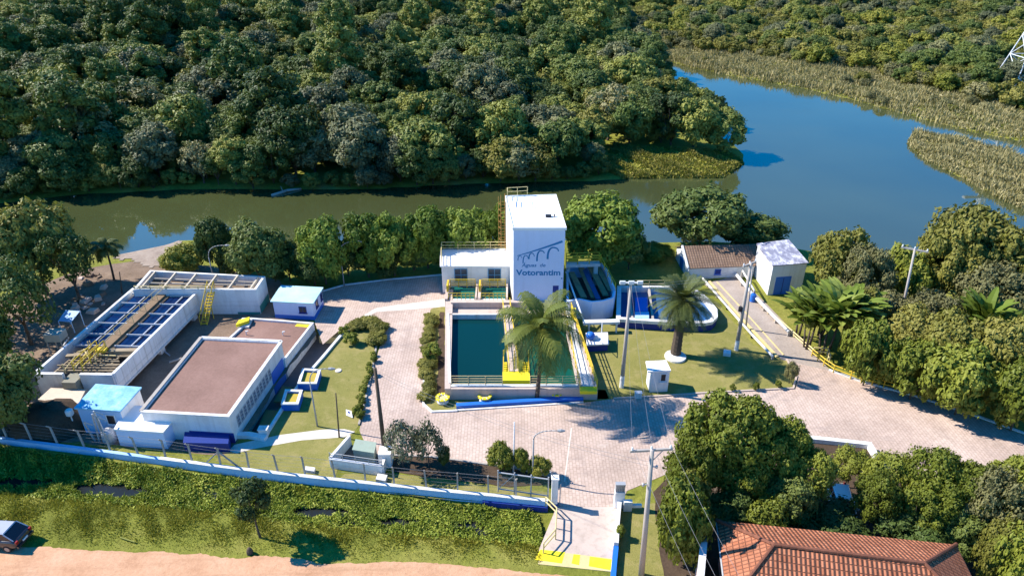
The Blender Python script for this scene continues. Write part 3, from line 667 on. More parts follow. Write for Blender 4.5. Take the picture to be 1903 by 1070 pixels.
m = MB(); a = P(1086, 500, CZ-.2); b = P(1112, 556, CZ-.8); s = Vector((.26, 0, 0)); m.hexa([a-s, a+s, b+s, b-s], [v+Vector((0, 0, .06)) for v in (a-s, a+s, b+s, b-s)]); part(cl, 'blue_chute', m, paint('faded_blue_chute', (.05, .10, .26), .7, .45, (.10, .08, .05)))
m = MB(); wz = 3.3; wa = Gs([(1052, 492), (1116, 490), (1113, 484), (1052, 486)], wz); m.prism(wa, wz-.35, wz); m.prism(Gs([(1054, 489), (1060, 489), (1060, 486), (1054, 486)], wz), 0, wz-.36); m.prism(Gs([(1104, 489), (1112, 489), (1111, 486), (1104, 486)], wz), 0, wz-.36); part(cl, 'walkway', m, M['oldwhite'])
m = MB(); m.rail([(*wa[0], wz), (*wa[1], wz)], 1.0, .045, (1, .7, .4), 1.1); m.rail([(*wa[3], wz), (*wa[2], wz), (*wa[1], wz)], 1.0, .045, (1, .7, .4), 1.1); r2 = G(1143, 540, CZ); m.rail([(*wa[1], wz), (r2[0], r2[1], CZ)], .9, .04, (1, .5), 1.2)
m.prism(Gs([(1056, 487), (1073, 487), (1073, 485), (1056, 485)], wz), wz+.02, wz+.3)
part(cl, 'walkway_railing', m, M['yellow'])
m = MB(); m.path([P(1052, 505, 2.6), P(1072, 560, 2.4), P(1086, 598, 1.0)], .10); part(cl, 'inlet_pipe', m, M['palemetal'], True)
# round-ended basin
bs = thing('round_ended_basin', 'low white rimmed basin with a rounded end and navy base behind the date palm', 'tank', (15.5, 62, 0))
BZ = 1.05
ox = [(1146, 592), (1240, 598), (1308, 600), (1324, 597), (1333, 588), (1332, 574), (1318, 556), (1304, 544), (1290, 536), (1264, 531), (1148, 531)]
out = Gs(ox, BZ); inn = inset(out, .40); n = len(out)
m = MB(); k = m.add([(a, b, .0) for a, b in out]+[(a, b, BZ-.35) for a, b in out]); 
for i in range(n): j = (i+1) % n; m.face((k+i, k+j, k+n+j, k+n+i))
part(bs, 'base', m, M['navy'])
m = MB(); o2 = inset(out, -.05); k = m.add([(a, b, BZ-.35) for a, b in o2]+[(a, b, BZ) for a, b in o2]+[(a, b, BZ) for a, b in inn]+[(a, b, .2) for a, b in inn])
for i in range(n):
    j = (i+1) % n; m.face((k+i, k+j, k+n+j, k+n+i)); m.face((k+n+i, k+n+j, k+2*n+j, k+2*n+i)); m.face((k+2*n+i, k+2*n+j, k+3*n+j, k+3*n+i))
part(bs, 'rim', m, M['white'])
m = MB(); m.sheet(inn, .45); part(bs, 'water', m, watermat('pale_blue_basin_water', (.035, .12, .30), .1, .1, 2))
m = MB()
for xx in (1176, 1214, 1262): a = G(xx, 594, BZ); b = G(xx-8, 535, BZ); m.strip([(a[0], a[1]+.1), (b[0], b[1]-.1)], .22, .3, BZ-.03)
part(bs, 'dividing_wall', m, M['concrete'])
m = MB(); m.prism(Gs([(1180, 578), (1204, 578), (1203, 552), (1181, 552)], BZ), BZ-.2, BZ-.02); part(bs, 'blue_cover', m, M['doorblue'])
m = MB(); m.prism(Gs([(1180, 592), (1206, 592), (1206, 580), (1180, 580)], BZ), BZ-.2, BZ+.04); part(bs, 'inlet_box', m, M['sky_wall'])
m = MB(); m.rail([(*G(1150, 533, BZ), BZ), (*G(1262, 533, BZ), BZ)], .8, .03, (1, .5), 1.6); part(bs, 'back_railing', m, M['paleyellow'])
wbm = MB(); a = P(1084, 600, 1.25); b = P(1152, 598, 1.25); wbm.hexa([(a.x, a.y, 1.0), (b.x, b.y, 1.0), (b.x, b.y+.6, 1.0), (a.x, a.y+.6, 1.0)], [(a.x, a.y, 1.25), (b.x, b.y, 1.25), (b.x, b.y+.6, 1.25), (a.x, a.y+.6, 1.25)])
for f in (.15, .5, .9): x = a.x+(b.x-a.x)*f; wbm.box(x, x+.15, a.y+.1, a.y+.4, 0, 1.0)
solo('concrete_channel', 'narrow white raised channel on short legs between clarifier and basin', 'channel', wbm, M['white'])
bx = thing('dosing_block', 'small blue block with white slab top and a blue round drum', 'tank', P(1108, 650))
a = Gs([(1092, 640), (1130, 638), (1128, 618), (1090, 619)], .85); m = MB(); m.prism(a, 0, .72); part(bx, 'base', m, M['navy'])
m = MB(); m.prism(inset(a, -.08), .72, .86); part(bx, 'slab', m, M['white'])
c = P(1097, 629, .86); m = MB(); m.lathe((c.x, c.y, .86), [(.18, 0), (.38, .12), (.45, .35), (.38, .58), (.2, .7), (.06, .74)], 16); part(bx, 'drum', m, M['doorblue'], True)
m = MB(); m.tube(P(1108, 628, .86), P(1108, 628, 1.0), .3, .28, 12); m.path([P(1118, 636, .86), P(1117, 636, 1.5), P(1119, 600, 1.5)], .03); part(bx, 'valve', m, M['palemetal'])

# ---------------- guard booth
bo = thing('guard_booth', 'small white guard booth with a dark window and overhanging slab roof on the lawn', 'booth', P(1222, 729))
a = G(1207, 729); b = G(1240, 727.5); w_ = b[0]-a[0]; foot = [a, b, (b[0]-.05, b[1]+1.5), (a[0]-.05, a[1]+1.5)]
m = MB(); m.prism(foot, 0, 2.22)
for k in range(9): m.wbox(a, b, .02+k*w_/9, .06+k*w_/9, .1, 1.0, 0, .015)
part(bo, 'wall', m, M['white'])
rp = Gs([(1204, 690), (1247, 688), (1238, 669), (1200, 671)], 2.35); m = MB(); m.hexa([(x, y, 2.22) for x, y in rp], [(x, y, 2.36) for x, y in rp]); part(bo, 'roof', m, M['whiteroof'])
window(bo, a, b, w_*.50, 1.15, .55, .85, M['palemetal'], (1, 1), M['dark'])
m = MB(); m.wbox(*edge(foot, 3), .3, 1.1, .05, 2.0, .002, .03); part(bo, 'door', m, M['palemetal'])
mb = MB(); a = P(1186, 741); mb.box(a.x-.28, a.x+.28, a.y, a.y+.35, 0, .55); mb.box(a.x-.32, a.x+.32, a.y-.04, a.y+.39, .55, .62); solo('meter_box', 'small white meter box on the lawn edge left of the booth', 'box', mb, M['oldwhite'])

# ---------------- pump house by the lake
ph = thing('pump_house', 'long white house with a brown tiled roof at the lakeside', 'house', P(1335, 510))
def uvroof(quads, name, parent, mat, thick=.08):
    """roof planes as slabs with UVs in metres: u along the eave, v up the slope"""
    me = bpy.data.meshes.new(name); L = root_loc(parent); vs = []; fs = []; uvs = []
    for q in quads:
        q = [Vector(p) for p in q]; e = (q[1]-q[0]); ul = e.normalized(); nn = e.cross(q[-1]-q[0]).normalized()
        if nn.z < 0: nn = -nn
        vl = nn.cross(ul); k = len(vs); c = len(q)
        vs += [p-L for p in q]+[p-nn*thick-L for p in q]
        fs.append(list(range(k, k+c))); uvs += [((p-q[0]).dot(ul), (p-q[0]).dot(vl)) for p in q]
        fs.append(list(reversed(range(k+c, k+2*c)))); uvs += [(0, 0)]*c
        for i in range(c): j = (i+1) % c; fs.append([k+j, k+i, k+c+i, k+c+j]); uvs += [(0, 0)]*4
    me.from_pydata(vs, [], fs); ul = me.uv_layers.new(name='UVMap'); ul.data.foreach_set('uv', [c for u in uvs for c in u])
    me.materials.append(mat); me.update(); return link(name, me, parent)
def tiles(name, c1, c2, cdark, w=.24, h=.38, bumpk=.8):
    m, nt, b = newmat(name); uv = nt.nodes.new('ShaderNodeUVMap').outputs[0]
    br = nt.nodes.new('ShaderNodeTexBrick'); nt.links.new(uv, br.inputs['Vector']); br.offset = 0
    br.inputs['Scale'].default_value = 1; br.inputs['Brick Width'].default_value = w; br.inputs['Row Height'].default_value = h; br.inputs['Mortar Size'].default_value = .035; br.inputs['Mortar Smooth'].default_value = .6
    br.inputs['Color1'].default_value = (*c1, 1); br.inputs['Color2'].default_value = (*c2, 1); br.inputs['Mortar'].default_value = (*cdark, 1); br.inputs['Bias'].default_value = 0
    n1 = noise(nt, .8, 5, .7); c = mixc(nt, .6, br.outputs['Color'], ramp(nt, n1, [(.3, (.55, .5, .48)), (.55, (1, 1, 1)), (.75, (1.25, 1.2, 1.15))]), 'MULTIPLY')
    n2 = noise(nt, 7, 3, .7); c = mixc(nt, .35, c, ramp(nt, n2, [(.3, (.6, .6, .6)), (.7, (1.1, 1.1, 1.1))]), 'MULTIPLY')
    nt.links.new(c, b.inputs['Base Color']); b.inputs['Roughness'].default_value = .85; b.inputs['Specular IOR Level'].default_value = .2
    wv = nt.nodes.new('ShaderNodeTexWave'); wv.bands_direction = 'X'; wv.inputs['Scale'].default_value = 2*math.pi/(20*w)*1.0; nt.links.new(uv, wv.inputs['Vector'])
    mx = nt.nodes.new('ShaderNodeMath'); mx.operation = 'MULTIPLY'; nt.links.new(wv.outputs['Fac'], mx.inputs[0]); inv = nt.nodes.new('ShaderNodeMath'); inv.operation = 'SUBTRACT'; inv.inputs[0].default_value = 1; nt.links.new(br.outputs['Fac'], inv.inputs[1]); nt.links.new(inv.outputs[0], mx.inputs[1])
    bump(nt, b, mx.outputs[0], bumpk, .06); return m
EZ, RZ = 1.5, 3.0
e0, e1 = P(1279, 499, EZ), P(1404, 494, EZ); r0, r1 = P(1268, 457, RZ), P(1406, 453, RZ)
bk0, bk1 = r0+Vector((-.1, 3.0, -1.5)), r1+Vector((0, 3.0, -1.5))
uvroof([(e0, e1, r1, r0), (bk1, bk0, r0, r1)], 'roof', ph, tiles('brown_roof_tiles', (.24, .155, .105), (.30, .20, .14), (.14, .09, .065), .3, .34, .5))
m = MB(); ft_ = [(e0.x+.15, e0.y+.25), (e1.x, e1.y+.25), (bk1.x, bk1.y-.3), (bk0.x+.2, bk0.y-.3)]
k = m.add([(a, b, -1.8) for a, b in ft_]+[(a, b, EZ+.02) for a, b in ft_]+[(ft_[3][0]*.5+ft_[0][0]*.5, r0.y, RZ-.12), (ft_[1][0], r1.y, RZ-.12)])
for f in ((0, 1, 5, 4), (2, 3, 7, 6), (3, 0, 4, 8, 7), (1, 2, 6, 9, 5)): m.face([k+i for i in f])
part(ph, 'wall', m, M['white'])
m = MB(); m.hexa([r0+Vector((-.12, 0, -.1)), r0+Vector((.1, 0, -.1)), e0+Vector((.1, 0, -.1)), e0+Vector((-.12, 0, -.1))], [r0+Vector((-.12, 0, .1)), r0+Vector((.1, 0, .1)), e0+Vector((.1, 0, .1)), e0+Vector((-.12, 0, .1))]); part(ph, 'bargeboard', m, M['white'])
window(ph, ft_[0], ft_[1], 3.1, .45, .75, .7, M['doorblue'], (1, 1), M['navy'])
window(ph, ft_[3], ft_[0], 1.9, -.2, 1.2, 1.5, M['doorblue'], (2, 1), M['teal'])
px_ = thing('pump_annex', 'white block with blue double door and grey sheet roof beside the brown tiled house', 'building', P(1465, 545))
AZ = 3.65; A4 = Gs([(1437, 494), (1500, 489), (1464, 449), (1408, 456)], AZ)
m = MB(); m.prism(A4, -1.5, AZ); part(px_, 'wall', m, M['white'])
rl = inset(A4, -.12); m = MB(); m.hexa([(a, b, AZ) for a, b in rl], [(a, b, AZ+.10+(.12 if i > 1 else 0)) for i, (a, b) in enumerate(rl)])
def streakroof():
    mm, nt, b = newmat('grey_streaked_roof'); n = noise(nt, 1.6, 6, .7, stretch=(1, .5, 1)); nt.links.new(ramp(nt, n, [(.35, (.16, .16, .22)), (.5, (.26, .26, .33)), (.6, (.55, .55, .60))]), b.inputs['Base Color']); b.inputs['Roughness'].default_value = .7; return mm
part(px_, 'roof', m, streakroof())
LA = elen(A4[0], A4[1]); m = MB(); m.wbox(A4[0], A4[1], LA*.16, LA*.62, .02, 2.2, .002, .04); d_ = part(px_, 'door', m, M['doorblue'])
m = MB(); m.wbox(A4[0], A4[1], LA*.38, LA*.40, .1, 2.1, .04, .055); part(d_, 'door_seam', m, M['navy'])
# ramp pipes and rails
def piperun(name, label, px, z, r, mat, posts=None, cat='pipe'):
    t = thing(name, label, cat, P(*px[0]))
    m = MB(); pts = [P(a, b, z) for a, b in px]; m.path(pts, r, n=10); part(t, 'pipe', m, mat, True)
    if posts:
        m = MB()
        for i in range(len(pts)-1):
            nn = max(1, round((pts[i+1]-pts[i]).length/posts))
            for j in range(nn+1): p = pts[i].lerp(pts[i+1], j/nn); m.box(p.x-.09, p.x+.09, p.y-.09, p.y+.09, -.3, z-r*.5)
        part(t, 'support', m, M['concrete'])
    return t
piperun('water_pipe', 'thick white pipe along the right side of the concrete ramp', [(1360, 500), (1400, 548), (1466, 616)], .55, .17, M['white'], 2.5)
piperun('water_pipe', 'white pipe along the left edge of the ramp beside the lawn', [(1298, 508), (1352, 570), (1398, 622), (1436, 662)], .35, .13, M['white'], 3)
piperun('water_pipe', 'thin white pipe dropping from the pump house roof to the ramp', [(1380, 503), (1402, 540)], 1.3, .10, M['oldwhite'], 3)
mb = MB(); mb.strip(Gs([(1318, 524), (1372, 586), (1444, 664)]), .25, 0, .16); solo('ramp_kerb', 'pale yellow kerb along the left inside edge of the ramp', 'kerb', mb, M['paleyellow'])
mb = MB(); mb.strip(Gs([(1332, 524), (1386, 582), (1456, 660)]), .10, 0, .10); solo('ramp_kerb', 'thin faded yellow strip next to the ramp kerb', 'kerb', mb, M['paleyellow'])
t = thing('ramp_railing', 'faded yellow railing along the right side of the ramp', 'railing', P(1392, 548)); m = MB(); m.rail([P(1392, 548), P(1440, 596), P(1512, 660)], .55, .07, (1, .45), 1.5); part(t, 'rail', m, M['paleyellow'])
mb = MB(); a = P(1398, 560); mb.lathe((a.x, a.y, 0), [(.28, 0), (.30, .1), (.30, .85), (.26, .95)], 14); mb.lathe((a.x, a.y, .95), [(.1, 0), (.1, .1)], 8); solo('water_drum', 'small blue drum standing by the ramp pipe', 'drum', mb, M['doorblue'], smooth=False)
# ============================================================ left complex
# long tank with blue water under beams
TA = 2.5
lt = thing('long_treatment_tank', 'long white treatment tank with blue water cells, beams and a central walkway', 'tank', P(240, 640))
nr, fr, fl, nl = G(209, 694, TA), G(369, 539, TA), G(248, 535, TA), G(92, 660, TA)
n1 = G(64, 692, TA)
foot = [nr, fr, fl, n1]
def lerp2(a, b, t): return (a[0]+(b[0]-a[0])*t, a[1]+(b[1]-a[1])*t)
def tpt(s, t): # s across (0 left .. 1 right), t along (0 near .. 1 far)
    return lerp2(lerp2(n1, nr, s), lerp2(fl, fr, s), t)
m = MB()
m.strip([nr, fr], .25, .75, TA); m.strip([fr, fl], .25, .75, TA); m.strip([fl, n1], .25, .0, TA); 
part(lt, 'tank_wall', m, M['white'])
m = MB(); q = [tpt(.55, .02), tpt(.96, .02), tpt(.96, .98), tpt(.55, .98)]; m.prism(q, 0, .74); part(lt, 'recessed_base', m, M['darkconcrete'])  # dark colour stands in for the shadow beneath the overhanging tank
m = MB(); L = elen(nr, fr)
m.wbox(nr, fr, .02, L-.02, .62, .75, -.1, .26); m.wbox(nr, fr, .02, L-.02, 1.28, 1.34, .12, .16)
for k in range(17): m.wbox(nr, fr, .1+k*L/17, .16+k*L/17, .75, TA-.02, .122, .145)
part(lt, 'wall_rib', m, M['oldwhite'])
m = MB()
for k in range(3): m.wbox(nr, fr, .3+k*L*.42, 1.0+k*L*.42, 0, .62, -.3, .1)
part(lt, 'support_pier', m, M['oldwhite'])
# blue cells
bm1, bm2 = MB(), MB()
bm1.sheet([tpt(.07, .30), tpt(.46, .30), tpt(.46, .96), tpt(.07, .96)], TA-.4); bm2.sheet([tpt(.62, .30), tpt(.985, .30), tpt(.985, .94), tpt(.62, .94)], TA-.4)
part(lt, 'blue_water', bm1, M['bluewater']); part(lt, 'blue_water', bm2, M['bluewater'])
m = MB()
for k in range(6):
    t_ = .30+k*.128
    m.strip([tpt(.05, t_), tpt(.46, t_)], .09, TA-.25, TA-.1); m.strip([tpt(.62, t_), tpt(.985, t_)], .09, TA-.25, TA-.1)
for s in (.27, .82): m.strip([tpt(s, .30), tpt(s, .95)], .10, TA-.38, TA-.26)
part(lt, 'beam', m, paint('grey_beam_paint', (.42, .45, .50), .7, .35))
m = MB(); m.strip([tpt(.50, .28), tpt(.50, 1.0)], .9, TA-.3, TA-.12); m.strip([tpt(.58, .28), tpt(.58, 1.0)], .5, TA-.5, TA-.3); part(lt, 'walkway', m, paint('rusty_walkway', (.22, .15, .09), .85, .5, (.06, .04, .03)))
m = MB()
for s in (.465, .545): a, b = tpt(s, .28), tpt(s, 1.0); m.rail([(*a, TA-.12), (*b, TA-.12)], .7, .03, (1,), 2.4)
part(lt, 'walkway_railing', m, M['paleyellow'])
# near inlet chambers: dark pit with a jumble of timber launders
m = MB(); m.sheet([tpt(.03, .01), tpt(.98, .01), tpt(.985, .30), tpt(.04, .30)], .9); part(lt, 'pit_floor', m, M['darkconcrete'])
m = MB(); r_ = random.Random(5)
for k in range(9): t_ = .06+k*.027; m.strip([tpt(.10+r_.uniform(0, .15), t_), tpt(.80+r_.uniform(0, .18), t_+r_.uniform(-.01, .01))], .10, TA-.5-.02*k, TA-.36-.02*k)
for k in range(6): s = .15+k*.15; m.strip([tpt(s, .05), tpt(s+.02, .28)], .12, TA-.64-.01*k, TA-.52-.01*k)
m.strip([tpt(.60, .26), tpt(.95, .27)], .5, TA-.5, TA-.2); m.strip([tpt(.1, .20), tpt(.4, .22)], .4, TA-.45, TA-.25)
part(lt, 'launder', m, paint('old_timber_launder', (.33, .26, .17), .85, .45, (.08, .06, .04)))
m = MB(); a = tpt(.5, .05); b = tpt(.5, .27); m.rail([(a[0]-.5, a[1], TA-.3), (b[0]-.4, b[1], TA-.2)], .9, .05, (1, .5), 1); m.rail([(a[0]+.3, a[1], TA-.3), (b[0]+.3, b[1], TA-.2)], .9, .05, (1, .5), 1)
c = tpt(.52, .24); m.box(c[0]-.5, c[0]+.5, c[1]-.3, c[1]+.3, TA-.15, TA+.1); part(lt, 'yellow_stair', m, M['yellow'])
m = MB(); r_ = random.Random(8)
for k in range(7):
    a = tpt(r_.uniform(.12, .85), r_.uniform(.05, .3)); b = tpt(r_.uniform(.12, .85), r_.uniform(.05, .3)); m.tube((*a, TA-.3), (*b, TA+r_.uniform(-.2, .25)), .05, n=6)
    m.tube((*a, TA-.5), (*a, TA+.35), .045, n=6)
part(lt, 'pipework', m, M['paleyellow'])
# near face: two white walls either side of a grey valve housing
gp0, gp1 = lerp2(n1, nr, .36), lerp2(n1, nr, .58)
m = MB(); m.strip([n1, gp0], .3, 0, TA-.05); m.strip([gp1, nr], .3, 0, TA-.05); part(lt, 'near_wall', m, M['oldwhite'])
m = MB(); m.strip([lerp2(gp0, gp1, .1), lerp2(gp0, gp1, .9)], 1.4, 0, TA-.5); part(lt, 'valve_housing', m, paint('grey_green_concrete', (.26, .25, .19), .9, .4))
# cross tank behind it with timber frames
BT = 2.95
ct = thing('cross_tank', 'white rectangular tank with an open grid of pale beams on top and a yellow stair', 'tank', P(430, 575))
q = [G(250, 537, BT), G(474, 537, BT), G(490, 514, BT), G(280, 503, BT)]
m = MB(); m.strip(q, .25, 0, BT, closed=True, off=-.0); part(ct, 'tank_wall', m, M['white'])
L = elen(q[0], q[1]); m = MB()
for z in (1.0, 1.5): m.wbox(q[0], q[1], L*.5, L+.1, z, z+.06, .12, .16)
m.wbox(q[1], q[2], .12, elen(q[1], q[2])-.1, 1.0, 1.08, .12, .16); part(ct, 'wall_band', m, M['oldwhite'])
m = MB(); m.wbox(q[1], q[2], .02, elen(q[1], q[2])-.05, 0, .9, .12, .17); m.wbox(q[0], q[1], L*.82, L+.12, 0, .25, .12, .18); part(ct, 'teal_base', m, paint('teal_green_paint', (.03, .22, .20), .6, .2))
m = MB(); m.sheet(inset(q, .12), BT-1.0); part(ct, 'tank_floor', m, paint('brown_sludge', (.17, .12, .08), .9, .4))
m = MB(); ins = inset(q, .05)
for k in range(6): t_ = .04+k*.184; m.strip([lerp2(ins[0], ins[1], t_), lerp2(ins[3], ins[2], t_)], .16, BT-.2, BT+.03)
for s in (.2, .45, .7): m.strip([lerp2(ins[0], ins[3], s), lerp2(ins[1], ins[2], s)], .09, BT-.34, BT-.21)
part(ct, 'roof_beam', m, paint('pale_timber', (.55, .48, .38), .8, .3))
m = MB(); m.rail([(*lerp2(q[0], q[1], .0), BT), (*lerp2(q[0], q[1], .66), BT)], .35, .05, (1, .3), 1.6); part(ct, 'front_railing', m, M['paleyellow'])
m = MB(); s0 = P(394, 536, BT); s1 = P(379, 604)
for dx in (-.32, .32): m.tube(s0+Vector((dx, 0, 0)), s1+Vector((dx, 0, 0)), .06); m.tube(s0+Vector((dx, 0, .9)), s1+Vector((dx, 0, .9)), .045)
for k in range(12): p = s0.lerp(s1, (k+.5)/12); m.box(p.x-.32, p.x+.32, p.y-.12, p.y+.12, p.z-.02, p.z+.02)
for k in range(5):
    p = s0.lerp(s1, k/4)
    for dx in (-.32, .32): m.tube(p+Vector((dx, 0, 0)), p+Vector((dx, 0, .9)), .03)
p = s0.lerp(s1, .5); m.tube((p.x-.32, p.y, 0), (p.x-.32, p.y, p.z), .05); m.tube((p.x+.32, p.y, 0), (p.x+.32, p.y, p.z), .05)
part(ct, 'yellow_stair', m, M['yellow'])

# small blue and white house
CZ2 = 2.1
ch = thing('chemical_house', 'small white and blue hut with a pale cyan roof by the paved yard', 'building', P(545, 600))
r4 = Gs([(502, 560), (582, 564), (601, 534), (522, 530)], CZ2); f4 = inset(r4, .18)
m = MB(); m.prism(f4, .45, CZ2-.1); part(ch, 'wall', m, M['paleblue'])
m = MB(); m.prism(inset(f4, -.02), 0, .46); part(ch, 'base', m, M['doorblue'])
m = MB(); m.hexa([(a, b, CZ2-.1) for a, b in r4], [(a, b, CZ2+.02) for a, b in r4]); part(ch, 'roof', m, M['paleroof'])
LC = elen(f4[0], f4[1]); window(ch, f4[0], f4[1], LC*.64, .82, .8, .75, M['navy'], (2, 1))
window(ch, f4[1], f4[2], .8, .9, .7, .8, M['navy'], (1, 1)); window(ch, f4[1], f4[2], 2.4, .9, .5, .8, M['navy'], (1, 1))
# rear low building
DZ = .9
rb = thing('rear_brown_roof_building', 'low building with brown flat roof, white parapet and yellow corner patches', 'building', P(500, 640))
d4 = Gs([(425, 700), (529, 668), (583, 599), (466, 590)], DZ); d4[0] = G(400, 650, DZ)
m = MB(); m.prism(inset(d4, .22), -1.3, DZ-.22)
part(rb, 'roof', m, M['brownroof'])
m = MB(); m.strip(inset(d4, .1), .2, -1.3, DZ, closed=True); Lr = elen(d4[1], d4[2])
for k in range(9): m.wbox(d4[1], d4[2], .2+k*Lr/9, .26+k*Lr/9, -1.25, DZ-.03, .0, .025)
part(rb, 'parapet_wall', m, M['white'])
m = MB(); y4 = Gs([(548, 606), (574, 608), (581, 599), (556, 597)], DZ-.2); m.prism(y4, DZ-.215, DZ-.20); m.prism(Gs([(438, 604), (462, 596), (464, 589), (444, 595)], DZ+.3), DZ+.02, DZ+.34); part(rb, 'yellow_patch', m, M['brightyellow'])
m = MB(); m.prism(Gs([(440, 606), (462, 607), (470, 590), (450, 590)], DZ), DZ-.20, DZ-.02); part(rb, 'roof_hatch', m, M['oldwhite'])
for c in ((458, 622), (526, 623)):
    m = MB(); a = P(*c, DZ-.2); m.tube(a, a+Vector((0, 0, .4)), .05); m.tube(a+Vector((0, 0, .4)), a+Vector((.25, 0, .45)), .06); part(rb, 'vent_pipe', m, M['palemetal'])
# front building
EZ2 = 2.7
fb = thing('front_brown_roof_building', 'large white building with brown flat roof, long row of louvres and a blue door', 'building', P(400, 720))
e4 = Gs([(272, 752), (424, 773), (523, 634), (374, 627)], EZ2)
e4[0] = G(262, 764, EZ2)
m = MB(); m.prism(inset(e4, .2), -1.35, EZ2-.16); part(fb, 'roof', m, M['brownroof'])
m = MB(); m.strip(inset(e4, .1), .2, -1.35, EZ2, closed=True); part(fb, 'wall', m, M['white'])
m = MB(); m.strip([lerp2(e4[3], e4[0], .0), e4[0]], .3, EZ2+.002, EZ2+.1, off=-.0); part(fb, 'left_coping', m, M['concrete'])
m = MB(); m.strip(e4[:3], .30, EZ2+.002, EZ2+.07); m.strip([e4[2], e4[3]], .28, EZ2+.002, EZ2+.07); part(fb, 'coping', m, M['oldwhite'])
Le = elen(e4[1], e4[2]); M['louvreglass'] = glass('grey_louvre_glass', (.20, .23, .28), .2)
for g_ in range(3):
    for k in range(5):
        s = 1.0+g_*(Le*.29)+k*.62
        if s+.5 > Le-2.6: continue
        f = MB(); f.wbox(e4[1], e4[2], s, s+.46, .75, 1.85, .002, .04)
        for q_ in range(3): f.wbox(e4[1], e4[2], s+.03, s+.43, .85+q_*.33, .90+q_*.33, .04, .10)
        fo = part(fb, 'louvre_window', f, M['metal']); f = MB(); f.wbox(e4[1], e4[2], s+.07, s+.39, .92, 1.75, .04, .05); part(fo, 'pane', f, M['louvreglass'])
m = MB(); m.wbox(e4[1], e4[2], Le-3.0, Le-.5, -1.28, 1.2, .002, .06); part(fb, 'door', m, M['doorblue'])
m = MB(); m.wbox(e4[0], e4[1], elen(e4[0], e4[1])*.50, elen(e4[0], e4[1])+.1, 0, 1.0, .002, .03); part(fb, 'blue_band', m, M['navy'])
# blue tank at its foot and white ledge
mb = MB(); mb.prism(Gs([(340, 822), (424, 824), (427, 800), (344, 796)], .85), 0, .85); solo('blue_plinth', 'dark blue block at the foot of the large brown roofed building', 'plinth', mb, M['navy'])
mb = MB(); mb.strip(Gs([(430, 806), (462, 806), (494, 812)], .3), .5, -.2, .35); solo('white_ledge', 'white concrete ledge at the near end of the sunken walkway', 'ledge', mb, M['white'])
# retaining wall
mb = MB(); pts = Gs([(494, 806), (528, 752), (562, 705), (600, 662), (632, 624), (660, 604), (690, 586)], .2); mb.strip(pts, .26, -1.3, .22); solo('retaining_wall', 'long white retaining wall between the sunken walkway and the left lawn', 'wall', mb, M['white'])
mb = MB(); a = P(490, 812); mb.box(a.x-.35, a.x+.35, a.y, a.y+.5, 0, .7); mb.box(a.x-.4, a.x+.4, a.y-.05, a.y+.55, .7, .78); solo('concrete_box', 'white concrete box at the end of the retaining wall', 'box', mb, M['oldwhite'])
mb = MB(); mb.prism(Gs([(592, 626), (630, 628), (634, 618), (598, 614)], -.4), -1.2, -.36); solo('yellow_step', 'yellow painted step at the top of the sunken walkway', 'step', mb, M['paleyellow'])
# two blue boxes with yellow insides
for (c, lab) in ((((553, 716), (588, 716), (596, 690), (562, 688)), 'blue box with white rim and yellow inside, higher on the lawn edge'), (((522, 754), (554, 754), (562, 728), (530, 727)), 'blue box with white rim and yellow inside, nearer the white ledge')):
    z = .75; q4 = Gs([(a, b-4) for a, b in c], z); t = thing('valve_box', lab, 'box', (*q4[0], 0), 'blue valve boxes')
    m = MB(); m.strip(inset(q4, .1), .2, -.6, z-.12, closed=True); part(t, 'side', m, M['doorblue'])
    m = MB(); m.strip(inset(q4, .1), .24, z-.119, z, closed=True); part(t, 'rim', m, M['white'])
    m = MB(); m.sheet(inset(q4, .2), z-.25); part(t, 'yellow_lining', m, paint('ochre_lining', (.42, .32, .04), .7, .3))
# brown slabs over the trench
mb = MB(); mb.prism(Gs([(478, 796), (505, 798), (520, 762), (494, 760)], -.4), -.6, -.45); mb.prism(Gs([(508, 745), (530, 745), (544, 718), (526, 716)], -.4), -.6, -.45); solo('trench_cover', 'ochre stained cover slabs over the sunken walkway', 'slab', mb, paint('ochre_slab', (.26, .19, .07), .85, .4))
# light blue shed and white shed
sh = thing('blue_shed', 'small shed with a flaking light blue roof and blue front wall', 'shed', P(190, 808))
FZ = 2.65; f4 = Gs([(137, 758), (223, 764), (263, 719), (178, 713)], FZ); w4 = inset(f4, .15)
m = MB(); m.prism(w4, -.1, FZ-.12); part(sh, 'wall', m, M['sky_wall'])
m = MB(); m.hexa([(a, b, FZ-.12) for a, b in f4], [(a, b, FZ+.02) for a, b in f4]); part(sh, 'roof', m, M['cyanroof'])
Lw = elen(w4[0], w4[1]); window(sh, w4[0], w4[1], Lw*.62, 1.1, .8, 1.0, M['palemetal'], (1, 1), M['dark'])
m = MB(); m.wbox(w4[1], w4[2], .02, elen(w4[1], w4[2]), 0, FZ-.13, .002, .02); part(sh, 'side_panel', m, M['white'])
ws = thing('white_shed', 'low white shed with plain white slab roof next to the blue roofed shed', 'shed', P(270, 825))
GZ = 1.75; g4 = Gs([(211, 797), (303, 803), (342, 757), (238, 752)], GZ); w4 = inset(g4, .06)
m = MB(); m.prism(w4, -.1, GZ-.14); part(ws, 'wall', m, M['paleblue'])
m = MB(); m.prism(g4, GZ-.14, GZ); part(ws, 'roof', m, M['whiteroof'])
m = MB(); m.wbox(w4[1], w4[2], 1.4, 2.3, 0, 1.45, .002, .03); part(ws, 'doorway', m, M['dark'])
